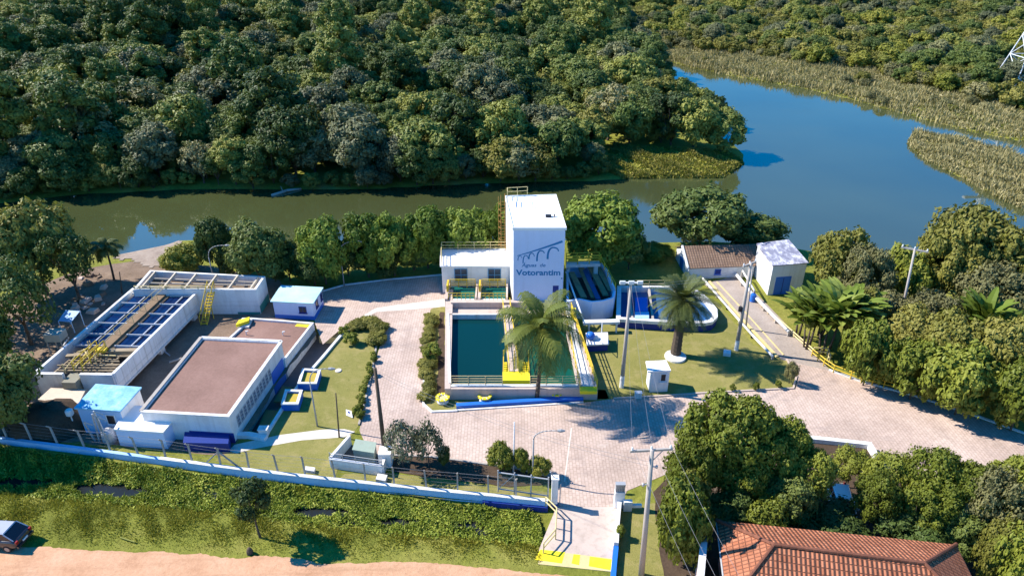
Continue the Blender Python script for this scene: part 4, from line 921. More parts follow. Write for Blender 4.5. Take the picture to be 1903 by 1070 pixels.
# tangle of pipes between the two sheds
mb = MB()
for k, (a, b, h) in enumerate(((186, 822, 2.9), (196, 824, 3.3), (203, 824, 2.7), (178, 820, 2.0))):
    p = P(a, b); mb.tube(p, p+Vector((-.2*k+.2, 0, h)), .09, .07); mb.tube(p+Vector((-.2*k+.2, 0, h)), p+Vector((-.2*k+.7, .2, h-.5)), .06)
mb.lathe(P(206, 820), [(.5, 0), (.55, .3), (.5, 1.1), (.2, 1.3)], 12); solo('pipe_stack', 'grey upright pipes and a tank in front of the blue shed', 'pipes', mb, M['metal'])
mb = MB(); a = P(142, 800); mb.tube(a, a+Vector((0, 0, 1.6)), .05); mb.lathe(a+Vector((0, 0, 1.6)), [(.2, 0), (.3, .12), (.3, .5), (.2, .6)], 12); solo('white_canister', 'white canister on a short post beside the blue shed', 'canister', mb, M['white'])
cl_ = random.Random(31)
for i in range(14):
    c = P(cl_.choice([cl_.uniform(60, 130), cl_.uniform(300, 380)]), cl_.uniform(640, 690)) if i % 3 else P(cl_.uniform(70, 130), cl_.uniform(690, 720)); a_ = cl_.uniform(0, 3.1); l_ = cl_.uniform(.7, 1.8); d_ = Vector((math.cos(a_)*l_, math.sin(a_)*l_, cl_.uniform(0, .25)))
    mb = MB(); mb.tube(c+Vector((0, 0, .12)), c+d_+Vector((0, 0, .12)), cl_.uniform(.06, .12), n=8); solo('scrap_pipe', 'scrap length of pipe lying on the bare ground by the tanks', 'pipe', mb, M[cl_.choice(['metal', 'concrete', 'polewood', 'oldwhite'])], group='scrap pipes by the tanks')
# rubble hut, mound, tarp and chair-like tank stand among the left trees
mnd = MB(); c = P(95, 790); rr2 = random.Random(9)
for (r, z, sx) in ((3.0, 0, 1), (2.6, .8, 1), (1.9, 1.5, 1), (1.0, 1.95, 1), (.2, 2.1, 1)): pass
prof = [(3.0, -.1), (2.7, .6), (2.1, 1.3), (1.3, 1.75), (.3, 1.95)]
k0 = len(mnd.v); n = 22
for r, z in prof: mnd.add([(c.x+r*1.15*math.cos(i*2*math.pi/n)*(1+rr2.uniform(-.1, .1)), c.y+r*.9*math.sin(i*2*math.pi/n)*(1+rr2.uniform(-.1, .1)), z+rr2.uniform(-.12, .12)) for i in range(n)])
for j in range(len(prof)-1):
    for i in range(n): i2 = (i+1) % n; mnd.face((k0+j*n+i, k0+j*n+i2, k0+(j+1)*n+i2, k0+(j+1)*n+i))
mnd.face([k0+(len(prof)-1)*n+i for i in range(n)])
solo('earth_mound', 'brown earth mound beside the blue roofed shed', 'mound', mnd, M['soil'], smooth=True)
mb = MB(); q = Gs([(70, 742), (145, 752), (160, 725), (95, 722)], 1.2); mb.hexa([(a, b, 1.1) for a, b in q], [(a, b, 1.2+.1*(i > 1)) for i, (a, b) in enumerate(q)]); 
for a, b in inset(q, .15): mb.box(a-.06, a+.06, b-.06, b+.06, 0, 1.1)
solo('pale_canopy', 'pale beige sheet canopy on posts behind the earth mound', 'canopy', mb, paint('beige_sheet', (.58, .48, .38), .7, .2))
st = thing('tank_stand', 'square beige box on four thin legs among the dark left trees', 'stand', P(108, 660)); c = P(108, 660)
m = MB(); q = [(c.x-.75, c.y), (c.x+.75, c.y), (c.x+.75, c.y+1.2), (c.x-.75, c.y+1.2)]; m.prism(q, 1.5, 2.3); part(st, 'box', m, paint('beige_box_paint', (.48, .44, .36), .7, .25))
for a, b in inset(q, .08): m = MB(); m.tube((a, b, 0), (a, b, 1.5), .06); part(st, 'leg', m, M['concrete'])
mb = MB(); q = [P(108, 596, 1.3), P(132, 598, 1.3), P(148, 578, 1.7), P(122, 576, 1.7)]; mb.hexa([v-Vector((0, 0, .05)) for v in q], q)
for v in q: mb.tube((v.x, v.y, 0), v, .04)
solo('blue_awning', 'small blue awning on posts left of the long tank', 'awning', mb, M['sky_wall'])
rub = random.Random(21)
for i in range(26):
    c = P(rub.uniform(125, 195), rub.uniform(512, 588)); s = rub.uniform(.18, .62); mb = MB()
    hh = s*rub.uniform(.4, .9); ang = rub.uniform(0, 3); ca_, sa_ = math.cos(ang), math.sin(ang)
    bq = [(c.x+(x*ca_-y*sa_)*s, c.y+(x*sa_+y*ca_)*s) for x, y in ((-1, -.7), (.9, -.8), (1.1, .6), (-.8, .8))]
    tq = [(x+rub.uniform(-.2, .2)*s, y+rub.uniform(-.2, .2)*s, hh+rub.uniform(-.15, .15)*s) for x, y in inset(bq, s*.2)]
    mb.hexa([(x, y, -.1) for x, y in bq], tq)
    solo('rubble_block', 'pale broken block in the rubble heap under the left trees', 'rubble', mb, M['pinkconcrete'] if i % 2 else M['yardsoil'], group='rubble blocks under the left trees')

# ============================================================ perimeter fence and gate
fe = thing('perimeter_fence', 'long low blue and white wall with shade-tinted face, leaning concrete posts and wires along the ditch', 'fence', P(500, 865))
fl = Gs([(-260, 784), (0, 822), (150, 841), (300, 861), (450, 881), (600, 898), (800, 919), (1018, 940)])
zt = [.55]*len(fl)
m = MB(); m.strip(fl, .28, -.6, zt); part(fe, 'low_wall', m, M['sky_wall'])  # light blue paint, also standing for shade along the wall's face
m = MB(); m.strip(fl[3:], .30, [.552]*len(fl[3:]), [.60]*len(fl[3:])); part(fe, 'wall_coping', m, M['oldwhite'])
m = MB(); m.strip([(a, b-.22) for a, b in [lerp2(fl[-2], fl[-1], .45), fl[-1]]], .16, -.7, .12); part(fe, 'wall_foot', m, M['navy'])
posts_px = [-90, -40, 12, 60, 108, 157, 205, 256, 308, 358, 410, 463, 517, 568, 622, 678, 733, 792, 850, 908, 960]
tops = []
for i, pxx in enumerate(posts_px):
    # find the fence point under that pixel column
    best = min((abs(951.5+FOC*(lerp2(fl[j], fl[j+1], q/60)[0])/depth(*lerp2(fl[j], fl[j+1], q/60))-pxx), j, q) for j in range(len(fl)-1) for q in range(61))
    a = lerp2(fl[best[1]], fl[best[1]+1], best[2]/60); lean = random.uniform(-.10, .12)
    p0 = Vector((a[0], a[1]+.25, -.1)); p1 = Vector((a[0]+lean, a[1]+.25+random.uniform(-.05, .1), 2.05)); p2 = p1+Vector((.05, -.38, .45))
    m = MB(); m.tube(p0, p1, .085, .075, 4); m.tube(p1, p2, .07, .055, 4)
    part(fe, 'post', m, M['polecon']); tops.append((p0, p1, p2))
p0 = tops[10][0]; m = MB(); m.tube(p0+Vector((-1.7, .1, .05)), tops[10][1]+Vector((0, 0, -.25)), .07, .06, 4); m.tube(p0+Vector((1.7, -.1, .05)), tops[10][1]+Vector((0, 0, -.25)), .07, .06, 4); part(fe, 'brace', m, M['polecon'])
m = MB()
for i in range(len(tops)-1):
    for z in (.75, 1.1, 1.45, 1.8):
        f = (z+.1)/2.15; m.tube(tops[i][0].lerp(tops[i][1], f), tops[i+1][0].lerp(tops[i+1][1], f), .006, n=4, cap=False)
    for q in (.4, .9): m.tube(tops[i][1].lerp(tops[i][2], q), tops[i+1][1].lerp(tops[i+1][2], q), .006, n=4, cap=False)
part(fe, 'wire', m, M['palewire'])
ga = thing('side_gate', 'green framed mesh gate between white posts at the end of the fence wall', 'gate', P(975, 930))
a, b = P(926, 917), P(1018, 930)
m = MB()
for z in (.5, 2.1): m.tube((a.x, a.y, z), (b.x, b.y, z), .05)
for f in (0, .33, .66, 1): p = a.lerp(b, f); m.tube((p.x, p.y, .2), (p.x, p.y, 2.3), .05)
m.tube((a.x, a.y, .5), (a.lerp(b, .33).x, a.lerp(b, .33).y, 2.1), .03)
part(ga, 'frame', m, M['metal'])
m = MB()
for k in range(40): p = a.lerp(b, k/40); m.tube((p.x, p.y, .5), (p.x, p.y, 2.1), .006, n=4, cap=False)
for k in range(10): z = .5+k*.16; m.tube((a.x, a.y, z), (b.x, b.y, z), .006, n=4, cap=False)
part(ga, 'mesh', m, M['greenmesh'])
gp = thing('gate_pillar', 'white gate pillar with blue foot at the left of the entrance', 'pillar', P(1030, 942)); c = P(1030, 942)
m = MB(); m.box(c.x-.22, c.x+.22, c.y, c.y+.4, .3, 2.6); m.box(c.x-.27, c.x+.27, c.y-.05, c.y+.45, 2.6, 2.7); part(gp, 'shaft', m, M['white'])
m = MB(); m.box(c.x-.25, c.x+.25, c.y-.03, c.y+.43, 0, .3); part(gp, 'foot', m, M['navy'])
m = MB(); m.tube((c.x-.1, c.y+.2, 2.7), (c.x-.35, c.y+.2, 3.2), .04); m.tube((c.x+.4, c.y+.2, 0), (c.x+.4, c.y+.2, 2.1), .04); part(gp, 'bracket', m, M['metal'])
ep = thing('entrance_wall', 'low white and blue wall with tall end post at the right of the entrance', 'wall', P(1148, 990))
m = MB(); pl = Gs([(1150, 944), (1146, 985), (1144, 1022)]); m.strip(pl, .3, 0, .75); c = P(1150, 944); part(ep, 'wall', m, M['oldwhite'])
m = MB(); pl2 = Gs([(1144, 1022), (1140, 1062), (1138, 1090)]); m.strip(pl2, .34, 0, .45); part(ep, 'blue_end', m, M['doorblue'])
m = MB(); m.box(c.x-.35, c.x+.35, c.y, c.y+.45, 0, 1.5); part(ep, 'end_post', m, M['white'])
m = MB(); 
for k in range(6): m.box(c.x-.34+k*.12, c.x-.28+k*.12, c.y+.05, c.y+.4, 1.502, 2.1)
m.box(c.x-.35, c.x+.35, c.y+.06, c.y+.39, 2.1, 2.2); part(ep, 'grille', m, M['metal'])
mb = MB(); c = P(1166, 950); mb.box(c.x-.3, c.x+.3, c.y, c.y+.3, 0, .9); mb.box(c.x+.301, c.x+1.0, c.y+.05, c.y+.25, .3, .55); solo('white_post_box', 'white post box right beside the entrance wall', 'box', mb, M['white'])
t = thing('bridge_handrail', 'yellow tubular handrail along the left edge of the entrance bridge', 'railing', P(1030, 985))
m = MB(); m.rail([P(1014, 942), P(1034, 962), P(1032, 1002), P(1010, 1028)], 1.0, .05, (1, .55), 1.2); part(t, 'rail', m, M['paleyellow'])
t = thing('yellow_fence', 'yellow wooden rail fence curving between the ramp foot and the bushes', 'fence', P(1560, 690))
m = MB(); m.rail([P(a, b) for a, b in ((1508, 662), (1530, 680), (1548, 692), (1580, 704), (1620, 716), (1662, 726))], .8, .05, (1, .55), 1.1)
part(t, 'rail', m, M['yellow'])
t = thing('yellow_fence', 'short yellow box railing at the corner where the ramp meets the bushes', 'fence', P(1525, 660)); m = MB(); m.rail([P(1510, 660), P(1536, 662), P(1540, 676)], .9, .05, (1, .5), .8); part(t, 'rail', m, M['paleyellow'])

# transformer enclosure
te = thing('transformer_enclosure', 'white walled open pit with metal rails and a grey green cabinet by the fence', 'enclosure', P(660, 870))
m = MB(); a, b, c, d = G(616, 868, 0), G(712, 882, 0), G(722, 850, 0), G(652, 826, 0)
m.strip([d, a], .22, 0, 1.0); m.strip([a, b], .22, 0, .95); m.strip([b, c], .22, 0, 1.0); q_ = P(718, 866); m.box(q_.x-.5, q_.x+.45, q_.y-.2, q_.y+.8, 0, 1.35); part(te, 'wall', m, M['white'])
m = MB(); m.sheet([a, b, c, d], .04); part(te, 'floor', m, M['darkconcrete'])
m = MB()
for z in (1.05, 1.25, 1.45): m.tube((*a, z), (*b, z), .025)
for f in (0, .25, .5, .75, 1): p = lerp2(a, b, f); m.tube((*p, .9), (*p, 1.5), .03)
part(te, 'rail', m, M['metal'])
m = MB(); q4 = Gs([(658, 850), (696, 856), (700, 838), (664, 832)], .3); m.prism(q4, .05, 1.1); m.prism(inset(q4, -.06), 1.1, 1.16); part(te, 'cabinet', m, M['greencab'])
mb = MB(); q4 = Gs([(698, 890), (716, 893), (720, 882), (702, 879)], .35); mb.prism(q4, 0, .35); solo('concrete_cube', 'small white concrete cube between enclosure and fence', 'block', mb, M['oldwhite'])
mb = MB(); q4 = Gs([(566, 874), (584, 877), (586, 870), (568, 867)], .2); mb.prism(q4, 0, .3); solo('concrete_cube', 'low white block on the grass behind the fence left of the enclosure', 'block', mb, M['oldwhite'])
mb = MB(); q4 = Gs([(643, 768), (655, 773), (653, 764), (643, 761)], .25); mb.hexa([(x, y, .05) for x, y in q4], [(x, y, .1+.2*(i > 1)) for i, (x, y) in enumerate(q4)]); mb.m = 1; qi = inset(q4, .14); mb.hexa([(x, y, .12+.17*(i > 1)) for i, (x, y) in enumerate(qi)], [(x, y, .125+.185*(i > 1)) for i, (x, y) in enumerate(qi)]); solo('lawn_plaque', 'small tilted white plaque on the left lawn near the hedge', 'plaque', mb, [M['white'], M['navy']])
mb = MB(); mb.lathe(P(629, 689), [(.30, 0), (.32, .04), (.28, .1)], 14); solo('manhole_cover', 'pale round cover on the left lawn', 'cover', mb, M['palepath'])
mb = MB(); q4 = Gs([(1344, 658), (1358, 660), (1358, 652), (1345, 650)], .2); mb.prism(q4, 0, .3); solo('lawn_marker', 'small white block in the date palm shadow on the lawn', 'block', mb, M['white'])

# planter wall near the right trees
pw = thing('white_planter', 'white walled planter at the edge of the paved yard behind the trees', 'planter', P(1550, 840))
m = MB(); pp = Gs([(1478, 822), (1540, 828), (1612, 836), (1628, 862), (1600, 880)], .0); m.strip(pp, .4, 0, .7); part(pw, 'wall', m, M['white'])
m = MB(); m.sheet(Gs([(1480, 824), (1540, 830), (1610, 838), (1624, 862), (1600, 880), (1480, 880)]), .3); part(pw, 'soil', m, M['soil'])

# ============================================================ orange tiled house, bottom right
oh = thing('orange_roof_house', 'house with a large orange clay tiled hip roof at the bottom right', 'house', (15, 28, 0))
HE, HR = 3.4, 5.2
A_, B_ = P(1332, 966, HE), P(1777, 1011, HE); R0, R1 = P(1439, 1012, HR), P(1718, 1046, HR)
def mirror(p, ridge0, ridge1):
    d = (ridge1-ridge0); d.z = 0; d.normalize(); v = p-ridge0; v.z = 0; al = d*v.dot(d); pr = v-al; q = ridge0+al-pr; q.z = p.z; return q
C_, D_ = mirror(B_, R0, R1), mirror(A_, R0, R1)
TO = tiles('orange_clay_tiles', (.36, .13, .068), (.47, .19, .105), (.14, .055, .035), .26, .40, .9)
uvroof([(B_, A_, R0, R1), (A_, D_, R0), (D_, C_, R1, R0), (C_, B_, R1)], 'roof', oh, TO, .12)
m = MB()
for s, e in ((R0, R1), (A_, R0), (B_, R1), (D_, R0), (C_, R1)):
    L = (e-s).length; k = int(L/.42)
    for i in range(k): a = s.lerp(e, i/k); b = s.lerp(e, (i+1.06)/k); m.tube(a+Vector((0, 0, .01)), b+Vector((0, 0, .035)), .13, .10, 8)
part(oh, 'ridge_tile', m, tiles('ridge_clay_tiles', (.40, .15, .085), (.48, .20, .11), (.2, .08, .05)))
q = [tuple(v.xy) for v in (A_, D_, C_, B_)]; q = inset(q, .5) if sum((q[i][0]*q[(i+1) % 4][1]-q[(i+1) % 4][0]*q[i][1]) for i in range(4)) > 0 else inset(q[::-1], .5)
m = MB(); m.prism(q, 0, HE-.05); part(oh, 'wall', m, paint('pinkish_wall_paint', (.55, .36, .32), .8, .3))
fz = HE-.15; m = MB()
for s, e in ((A_, B_), (A_, D_), (B_, C_)): m.tube(s+Vector((0, 0, -.12)), e+Vector((0, 0, -.12)), .07)
part(oh, 'gutter', m, M['metal'])
bw = thing('party_wall', 'tall narrow white boundary wall along the left of the orange roofed house', 'wall', P(1318, 1010)); m = MB()
w0, w1 = P(1312, 962, 3.2), P(1300, 1090, 3.2); m.strip([w0.xy, w1.xy], .3, 0, 3.2); part(bw, 'wall', m, paint('pink_white_wall', (.62, .48, .45), .8, .3)); m = MB(); m.strip([w0.xy, w1.xy], .42, 3.201, 3.3); part(bw, 'coping', m, M['oldwhite'])
# ============================================================ vegetation
def leafmesh(name, pos, nrm, size, tint, mat, aspect=1.5, rng=RNG, extra=None):
    """one small kite-shaped leaf cluster per point, as one mesh"""
    n = len(pos); nrm = nrm/np.linalg.norm(nrm, axis=1, keepdims=True)
    r = rng.normal(size=(n, 3)); u = np.cross(nrm, r); u /= np.linalg.norm(u, axis=1, keepdims=True)+1e-9; v = np.cross(nrm, u)
    s = size[:, None]
    fold = nrm*s*.18
    V = np.stack([pos-u*s*aspect*.5, pos+v*s*.5-fold, pos+u*s*aspect*.5, pos-v*s*.5-fold], 1).reshape(-1, 3)
    F = np.arange(4*n).reshape(n, 4); T = tint
    if extra is not None:
        ev, ef, et = extra; F2 = ef+len(V); V = np.concatenate([V, ev])
        me = bpy.data.meshes.new(name); me.from_pydata(V.tolist(), [], F.tolist()+F2.tolist()); T = np.concatenate([T, et])
    else:
        me = bpy.data.meshes.new(name); me.from_pydata(V.tolist(), [], F.tolist())
    a = me.attributes.new('tint', 'FLOAT', 'FACE'); a.data.foreach_set('value', T.astype(np.float32)); me.materials.append(mat); me.update(); return me
_ico = bmesh.new(); bmesh.ops.create_icosphere(_ico, subdivisions=2, radius=1)
ICO_V = np.array([v.co[:] for v in _ico.verts]); ICO_F = np.array([[v.index for v in f.verts] for f in _ico.faces]); _ico.free()
def crown(name, mat, R, h0, h1, nl, nleaf, leaf, rng, lobe=.42, core=.62, flat_=.75, gap=.0, droop=0.0, shape='round'):
    """crown between heights h0 and h1, radius R, from nl leafy lobes"""
    c = np.array([0, 0, (h0+h1)/2]); hz = (h1-h0)/2
    P_ = []; N_ = []; T_ = []; S_ = []; cv = []; cf = []; ct = []; kv = 0
    for i in range(nl):
        # spread lobe centres through the crown, more of them high and outside
        g = (i+.5)/nl; el = math.asin(max(-.75, min(.98, 1-1.7*g))); az = i*2.39996+rng.uniform(-.4, .4)
        rad = rng.uniform(.55, .80) if i > nl*.15 else rng.uniform(.35, .7)
        if shape == 'cone': k = 1.05-.6*(math.sin(el)*.5+.5); 
        else: k = 1
        lc = c+np.array([math.cos(el)*math.cos(az)*R*rad*k, math.cos(el)*math.sin(az)*R*rad*k, math.sin(el)*hz*rad*1.05])
        lr = R*lobe*rng.uniform(.65, 1.25)*k
        m = int(nleaf/nl*(lr/(R*lobe))**1.6)
        d = rng.normal(size=(int(m*1.7), 3)); d /= np.linalg.norm(d, axis=1, keepdims=True)
        o = lc-c; o = o/(np.linalg.norm(o)+1e-6); o[2] += .35
        d = d[(d@o) > -.35][:m]
        lump = 1+.22*np.sin(d[:, 0]*5+i)*np.sin(d[:, 1]*5+2*i)+.12*np.sin(d[:, 2]*9+i*3)
        rr_ = lr*lump*rng.uniform(.72, 1.12, len(d))
        p = lc+d*rr_[:, None]*np.array([1, 1, flat_]); p[:, 2] -= droop*np.maximum(0, rng.uniform(-.5, 1, len(d)))
        keep = rng.uniform(size=len(d)) > gap
        P_.append(p[keep]); N_.append((d*.95+rng.normal(size=d.shape)*.42+np.array([0, 0, .25]))[keep])
        T_.append(np.clip(rng.uniform(.15, .85)*.6+rng.uniform(0, 1, len(d))*.4, 0, 1)[keep]); S_.append((leaf*rng.uniform(.6, 1.35, len(d)))[keep])
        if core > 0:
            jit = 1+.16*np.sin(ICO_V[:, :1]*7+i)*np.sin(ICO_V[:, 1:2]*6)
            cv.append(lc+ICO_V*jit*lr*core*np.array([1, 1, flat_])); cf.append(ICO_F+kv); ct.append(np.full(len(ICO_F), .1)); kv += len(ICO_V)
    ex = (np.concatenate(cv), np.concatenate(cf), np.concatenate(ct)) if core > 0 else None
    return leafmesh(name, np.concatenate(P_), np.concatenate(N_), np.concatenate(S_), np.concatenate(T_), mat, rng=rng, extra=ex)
def trunkmesh(name, h, r, R, h1, rng, nb=5, mat=None, lean=.05):
    mb = MB(); top = Vector((rng.uniform(-lean, lean)*h, rng.uniform(-lean, lean)*h, h)); mid = top*.5+Vector((rng.uniform(-.1, .1), rng.uniform(-.1, .1), 0))
    mb.tube((0, 0, -.4), mid, r*1.25, r*.85, 8); mb.tube(mid, top, r*.85, r*.6, 8)
    for i in range(nb):
        a = i*2.4+rng.uniform(-.4, .4); k = rng.uniform(.45, .75); e = Vector((math.cos(a)*R*k, math.sin(a)*R*k, h+(h1-h)*rng.uniform(.35, .8)))
        s = mid.lerp(top, rng.uniform(.5, 1)); c = s.lerp(e, .5)+Vector((0, 0, -.15)); mb.tube(s, c, r*.5, r*.32, 6); mb.tube(c, e, r*.32, r*.1, 6)
    return mb.data(name, mat or M['bark'], (0, 0, 0), True)
# prototypes: (crown mesh, trunk mesh, radius, height)
def protos(kind, mat, R, h0, h1, nl, nleaf, leaf, count, tr=.2, **k):
    out = []
    for i in range(count):
        rng = np.random.default_rng(abs(hash_(kind))+i*17)
        cm = crown(kind+'_crown', mat, R, h0*rng.uniform(.85, 1.1), h1*rng.uniform(.95, 1.05), nl, nleaf, leaf, rng, **k)
        tm = trunkmesh(kind+'_trunk', h0*1.15+.3, tr, R, h1, rng); out.append((cm, tm, R, h1))
    return out
def hash_(s): return sum((i+1)*ord(c) for i, c in enumerate(s))
PR = {}
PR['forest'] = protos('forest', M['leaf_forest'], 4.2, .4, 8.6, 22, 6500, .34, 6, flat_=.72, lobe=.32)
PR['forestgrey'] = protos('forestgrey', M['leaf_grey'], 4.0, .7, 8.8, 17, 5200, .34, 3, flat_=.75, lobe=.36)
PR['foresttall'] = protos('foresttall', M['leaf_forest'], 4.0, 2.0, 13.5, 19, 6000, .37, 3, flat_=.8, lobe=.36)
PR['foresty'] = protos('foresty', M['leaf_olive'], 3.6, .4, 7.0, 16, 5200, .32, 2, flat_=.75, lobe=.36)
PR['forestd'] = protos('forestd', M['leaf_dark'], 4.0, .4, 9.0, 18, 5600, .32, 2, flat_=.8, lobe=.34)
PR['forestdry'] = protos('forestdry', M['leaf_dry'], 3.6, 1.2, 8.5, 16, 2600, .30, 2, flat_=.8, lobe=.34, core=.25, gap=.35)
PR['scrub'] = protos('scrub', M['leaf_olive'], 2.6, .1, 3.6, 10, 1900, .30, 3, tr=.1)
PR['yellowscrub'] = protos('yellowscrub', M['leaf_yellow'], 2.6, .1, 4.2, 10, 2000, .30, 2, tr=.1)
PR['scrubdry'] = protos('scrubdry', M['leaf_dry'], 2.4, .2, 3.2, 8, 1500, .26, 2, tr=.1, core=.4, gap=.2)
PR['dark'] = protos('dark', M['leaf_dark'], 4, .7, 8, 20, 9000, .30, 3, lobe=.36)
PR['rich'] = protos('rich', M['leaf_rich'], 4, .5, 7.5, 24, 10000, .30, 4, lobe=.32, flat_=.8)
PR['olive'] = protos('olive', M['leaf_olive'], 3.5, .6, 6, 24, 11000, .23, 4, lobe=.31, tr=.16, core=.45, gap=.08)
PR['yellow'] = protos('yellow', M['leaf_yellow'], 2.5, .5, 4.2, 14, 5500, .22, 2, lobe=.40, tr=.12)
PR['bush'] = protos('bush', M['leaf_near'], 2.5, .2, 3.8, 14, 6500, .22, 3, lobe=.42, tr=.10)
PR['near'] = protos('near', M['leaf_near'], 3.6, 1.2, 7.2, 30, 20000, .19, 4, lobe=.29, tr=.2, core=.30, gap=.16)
PR['loose'] = protos('loose', M['leaf_near'], 3.0, 1.6, 6.6, 22, 9000, .18, 3, lobe=.32, tr=.14, core=.28, gap=.25)
PR['verge'] = protos('verge', M['leaf_dark'], 1.4, 1.5, 4.2, 12, 2200, .17, 1, lobe=.4, core=.4, gap=.15, tr=.08)
PR['dry'] = protos('dry', M['leaf_dry'], 3.0, .8, 5.4, 18, 8000, .18, 2, lobe=.36, core=.35, gap=.15, tr=.14)
PR['loosedark'] = protos('loosedark', M['leaf_dark'], 3.6, 1.5, 7.5, 20, 5200, .24, 2, lobe=.33, core=.25, gap=.3, tr=.2)
PR['shrub'] = protos('shrub', M['leaf_near'], .62, .05, 1.15, 7, 1100, .10, 2, tr=.03)
PR['hedge'] = protos('hedge', M['leaf_olive'], .62, .02, 1.1, 8, 1300, .10, 3, tr=.03, lobe=.5)
PR['shrubgrey'] = protos('shrubgrey', M['leaf_silver'], 2.0, .7, 3.2, 16, 2600, .15, 2, tr=.09, core=.25, gap=.25, lobe=.34)
def tree(kind, name, label, cat, x, y, R, H, group=None, z=None, var=None, rz=None, crown_name='crown'):
    v = PR[kind]; cm, tm, r0, h0 = v[(var if var is not None else random.randrange(len(v))) % len(v)]
    if z is None: z = float(terrain([x], [y], False)[0])
    o = thing(name, label, cat, (x, y, z), group, random.uniform(0, 6.28) if rz is None else rz)
    s = (R/r0, R/r0, H/h0)
    for nm, me_ in ((crown_name, cm), ('trunk', tm)):
        c = link(nm, me_, o); c.scale = s
    return o
def treepx(kind, name, label, cat, cx, base, top, hw, group=None, k=1.0, **kw):
    x, y = G(cx, base); zb = float(terrain([x], [y], False)[0])
    if zb < -.05: x, y = G(cx, base, zb)
    R = hw*depth(x, y, 3)/FOC; H = max(.4, Zat(top, y-R*.1)-zb)
    return tree(kind, name, label, cat, x, y, R*k, H, group, zb, **kw)

# ---- far forest: every visible tree in the nearest 300, the rest as one wood
fr_ = random.Random(17); pts = []
RIGHT_BANK = Gs([(1190, 92), (1300, 128), (1400, 147), (1500, 164), (1600, 188), (1700, 216), (1800, 242), (1903, 262), (2300, 330), (2300, 290), (1903, 196), (1800, 172), (1700, 150), (1620, 118), (1500, 112), (1380, 92), (1240, 78)], 0)
SPIT = Gs([(1120, 318), (1170, 331), (1340, 331), (1385, 300), (1350, 280), (1300, 288), (1200, 280), (1140, 272)], -2)
ISLAND = Gs([(1684, 266), (1720, 297), (1790, 331), (1850, 366), (1903, 390), (2250, 425), (2300, 350), (1903, 300), (1856, 285), (1780, 259), (1700, 248)], -2.3)
yy = 96.0
cand = []
while yy < 440:
    st_ = 5.5 if yy < 200 else 6.6
    xx = -.86*yy-14
    while xx < .86*yy+14:
        cand.append((xx+fr_.uniform(-1.9, 1.9), yy+fr_.uniform(-1.9, 1.9))); xx += st_
    yy += st_*.9
yy = 150.0; nfar = len(cand)
while yy < 330:
    xx = 30
    while xx < .86*yy+14: cand.append((xx+fr_.uniform(-1.3, 1.3), yy+fr_.uniform(-1.3, 1.3))); xx += 3.6
    yy += 3.3
ca = np.array(cand); dl = sdist(ca[:, 0], ca[:, 1], LAKE); nr_ = is_near(ca[:, 0], ca[:, 1])
db = sdist(ca[:, 0], ca[:, 1], RIGHT_BANK); ds = sdist(ca[:, 0], ca[:, 1], SPIT); di = sdist(ca[:, 0], ca[:, 1], ISLAND)
zt_ = terrain(ca[:, 0], ca[:, 1])
def topx(x, y, z):
    dz = z-CAM_H; c, s = math.cos(TILT), math.sin(TILT); zc = y*c-dz*s; return 951.5+FOC*x/zc, 535-FOC*(y*s+dz*c)/zc
forest = []; scrub = []
for i, (x, y) in enumerate(cand):
    if dl[i] < 1.2 or nr_[i] or di[i] < 3 or ds[i] < -1.5: continue
    px, py = topx(x, y, zt_[i])
    right = px > 1180+max(0, (95-py))*-.6 and py < 330 and (px > 1255 or py < 112)
    if right != (i >= nfar): continue
    if right:
        if db[i] < -1: 
            if fr_.random() < .13: scrub.append((x, y, zt_[i], 'scrubdry' if fr_.random() < .7 else 'scrub', fr_.uniform(.3, .75)))
            continue
        scrub.append((x, y, zt_[i], fr_.choices(['scrub', 'scrubdry', 'forest', 'forestgrey', 'yellowscrub'], [.42, .16, .2, .08, .14])[0], fr_.choice([.7, .9, 1.1, 1.4])))
    elif not (px > 1208 and 95 < py < 205): forest.append((x, y, zt_[i], px, py))
forest.sort(key=lambda f: f[1]); scrub.sort(key=lambda f: f[1])
LABELS = {'forest': 'bushy green tree in the dense wood on the far lake bank', 'forestgrey': 'grey green tree in the dense wood on the far lake bank', 'forestdry': 'thin brownish tree in the dense wood on the far lake bank', 'foresty': 'yellowish olive tree in the dense wood on the far lake bank', 'forestd': 'dark green tree in the dense wood on the far lake bank', 'foresttall': 'tall tree standing above the dense wood on the far lake bank',
          'scrub': 'olive bush on the far right bank behind the reeds', 'scrubdry': 'brownish dry bush on the far right bank behind the reeds', 'yellowscrub': 'bright yellow green bush on the far right bank'}
rest = {}
def put_forest(kind, x, y, z, s, individual, right=False):
    sz = s*fr_.uniform(.9, 1.1); var = fr_.randrange(len(PR[kind])); a = fr_.uniform(0, 6.28)
    if individual:
        lab = LABELS[kind] if not right or 'scrub' in kind else 'taller green tree among the bushes on the far right bank'
        r0, h0 = PR[kind][0][2:]
        tree(kind, 'forest_tree' if kind.startswith('forest') else 'bush', lab, 'tree' if kind.startswith('forest') else 'bush', x, y, r0*s, h0*sz, {'forest': 'trees of the wood across the lake', 'forestgrey': 'grey green trees of the wood across the lake', 'forestdry': 'thin brownish trees of the wood across the lake', 'foresty': 'olive trees of the wood across the lake', 'forestd': 'dark trees of the wood across the lake', 'foresttall': 'tall trees of the wood across the lake', 'scrub': 'olive bushes on the far right bank', 'scrubdry': 'dry bushes on the far right bank', 'yellowscrub': 'yellow green bushes on the far right bank'}[kind] if not right or 'scrub' in kind else 'trees on the far right bank', z-.2, var, a)
    else: rest.setdefault((kind, var), []).append((x, y, z-.2, s, sz, a))
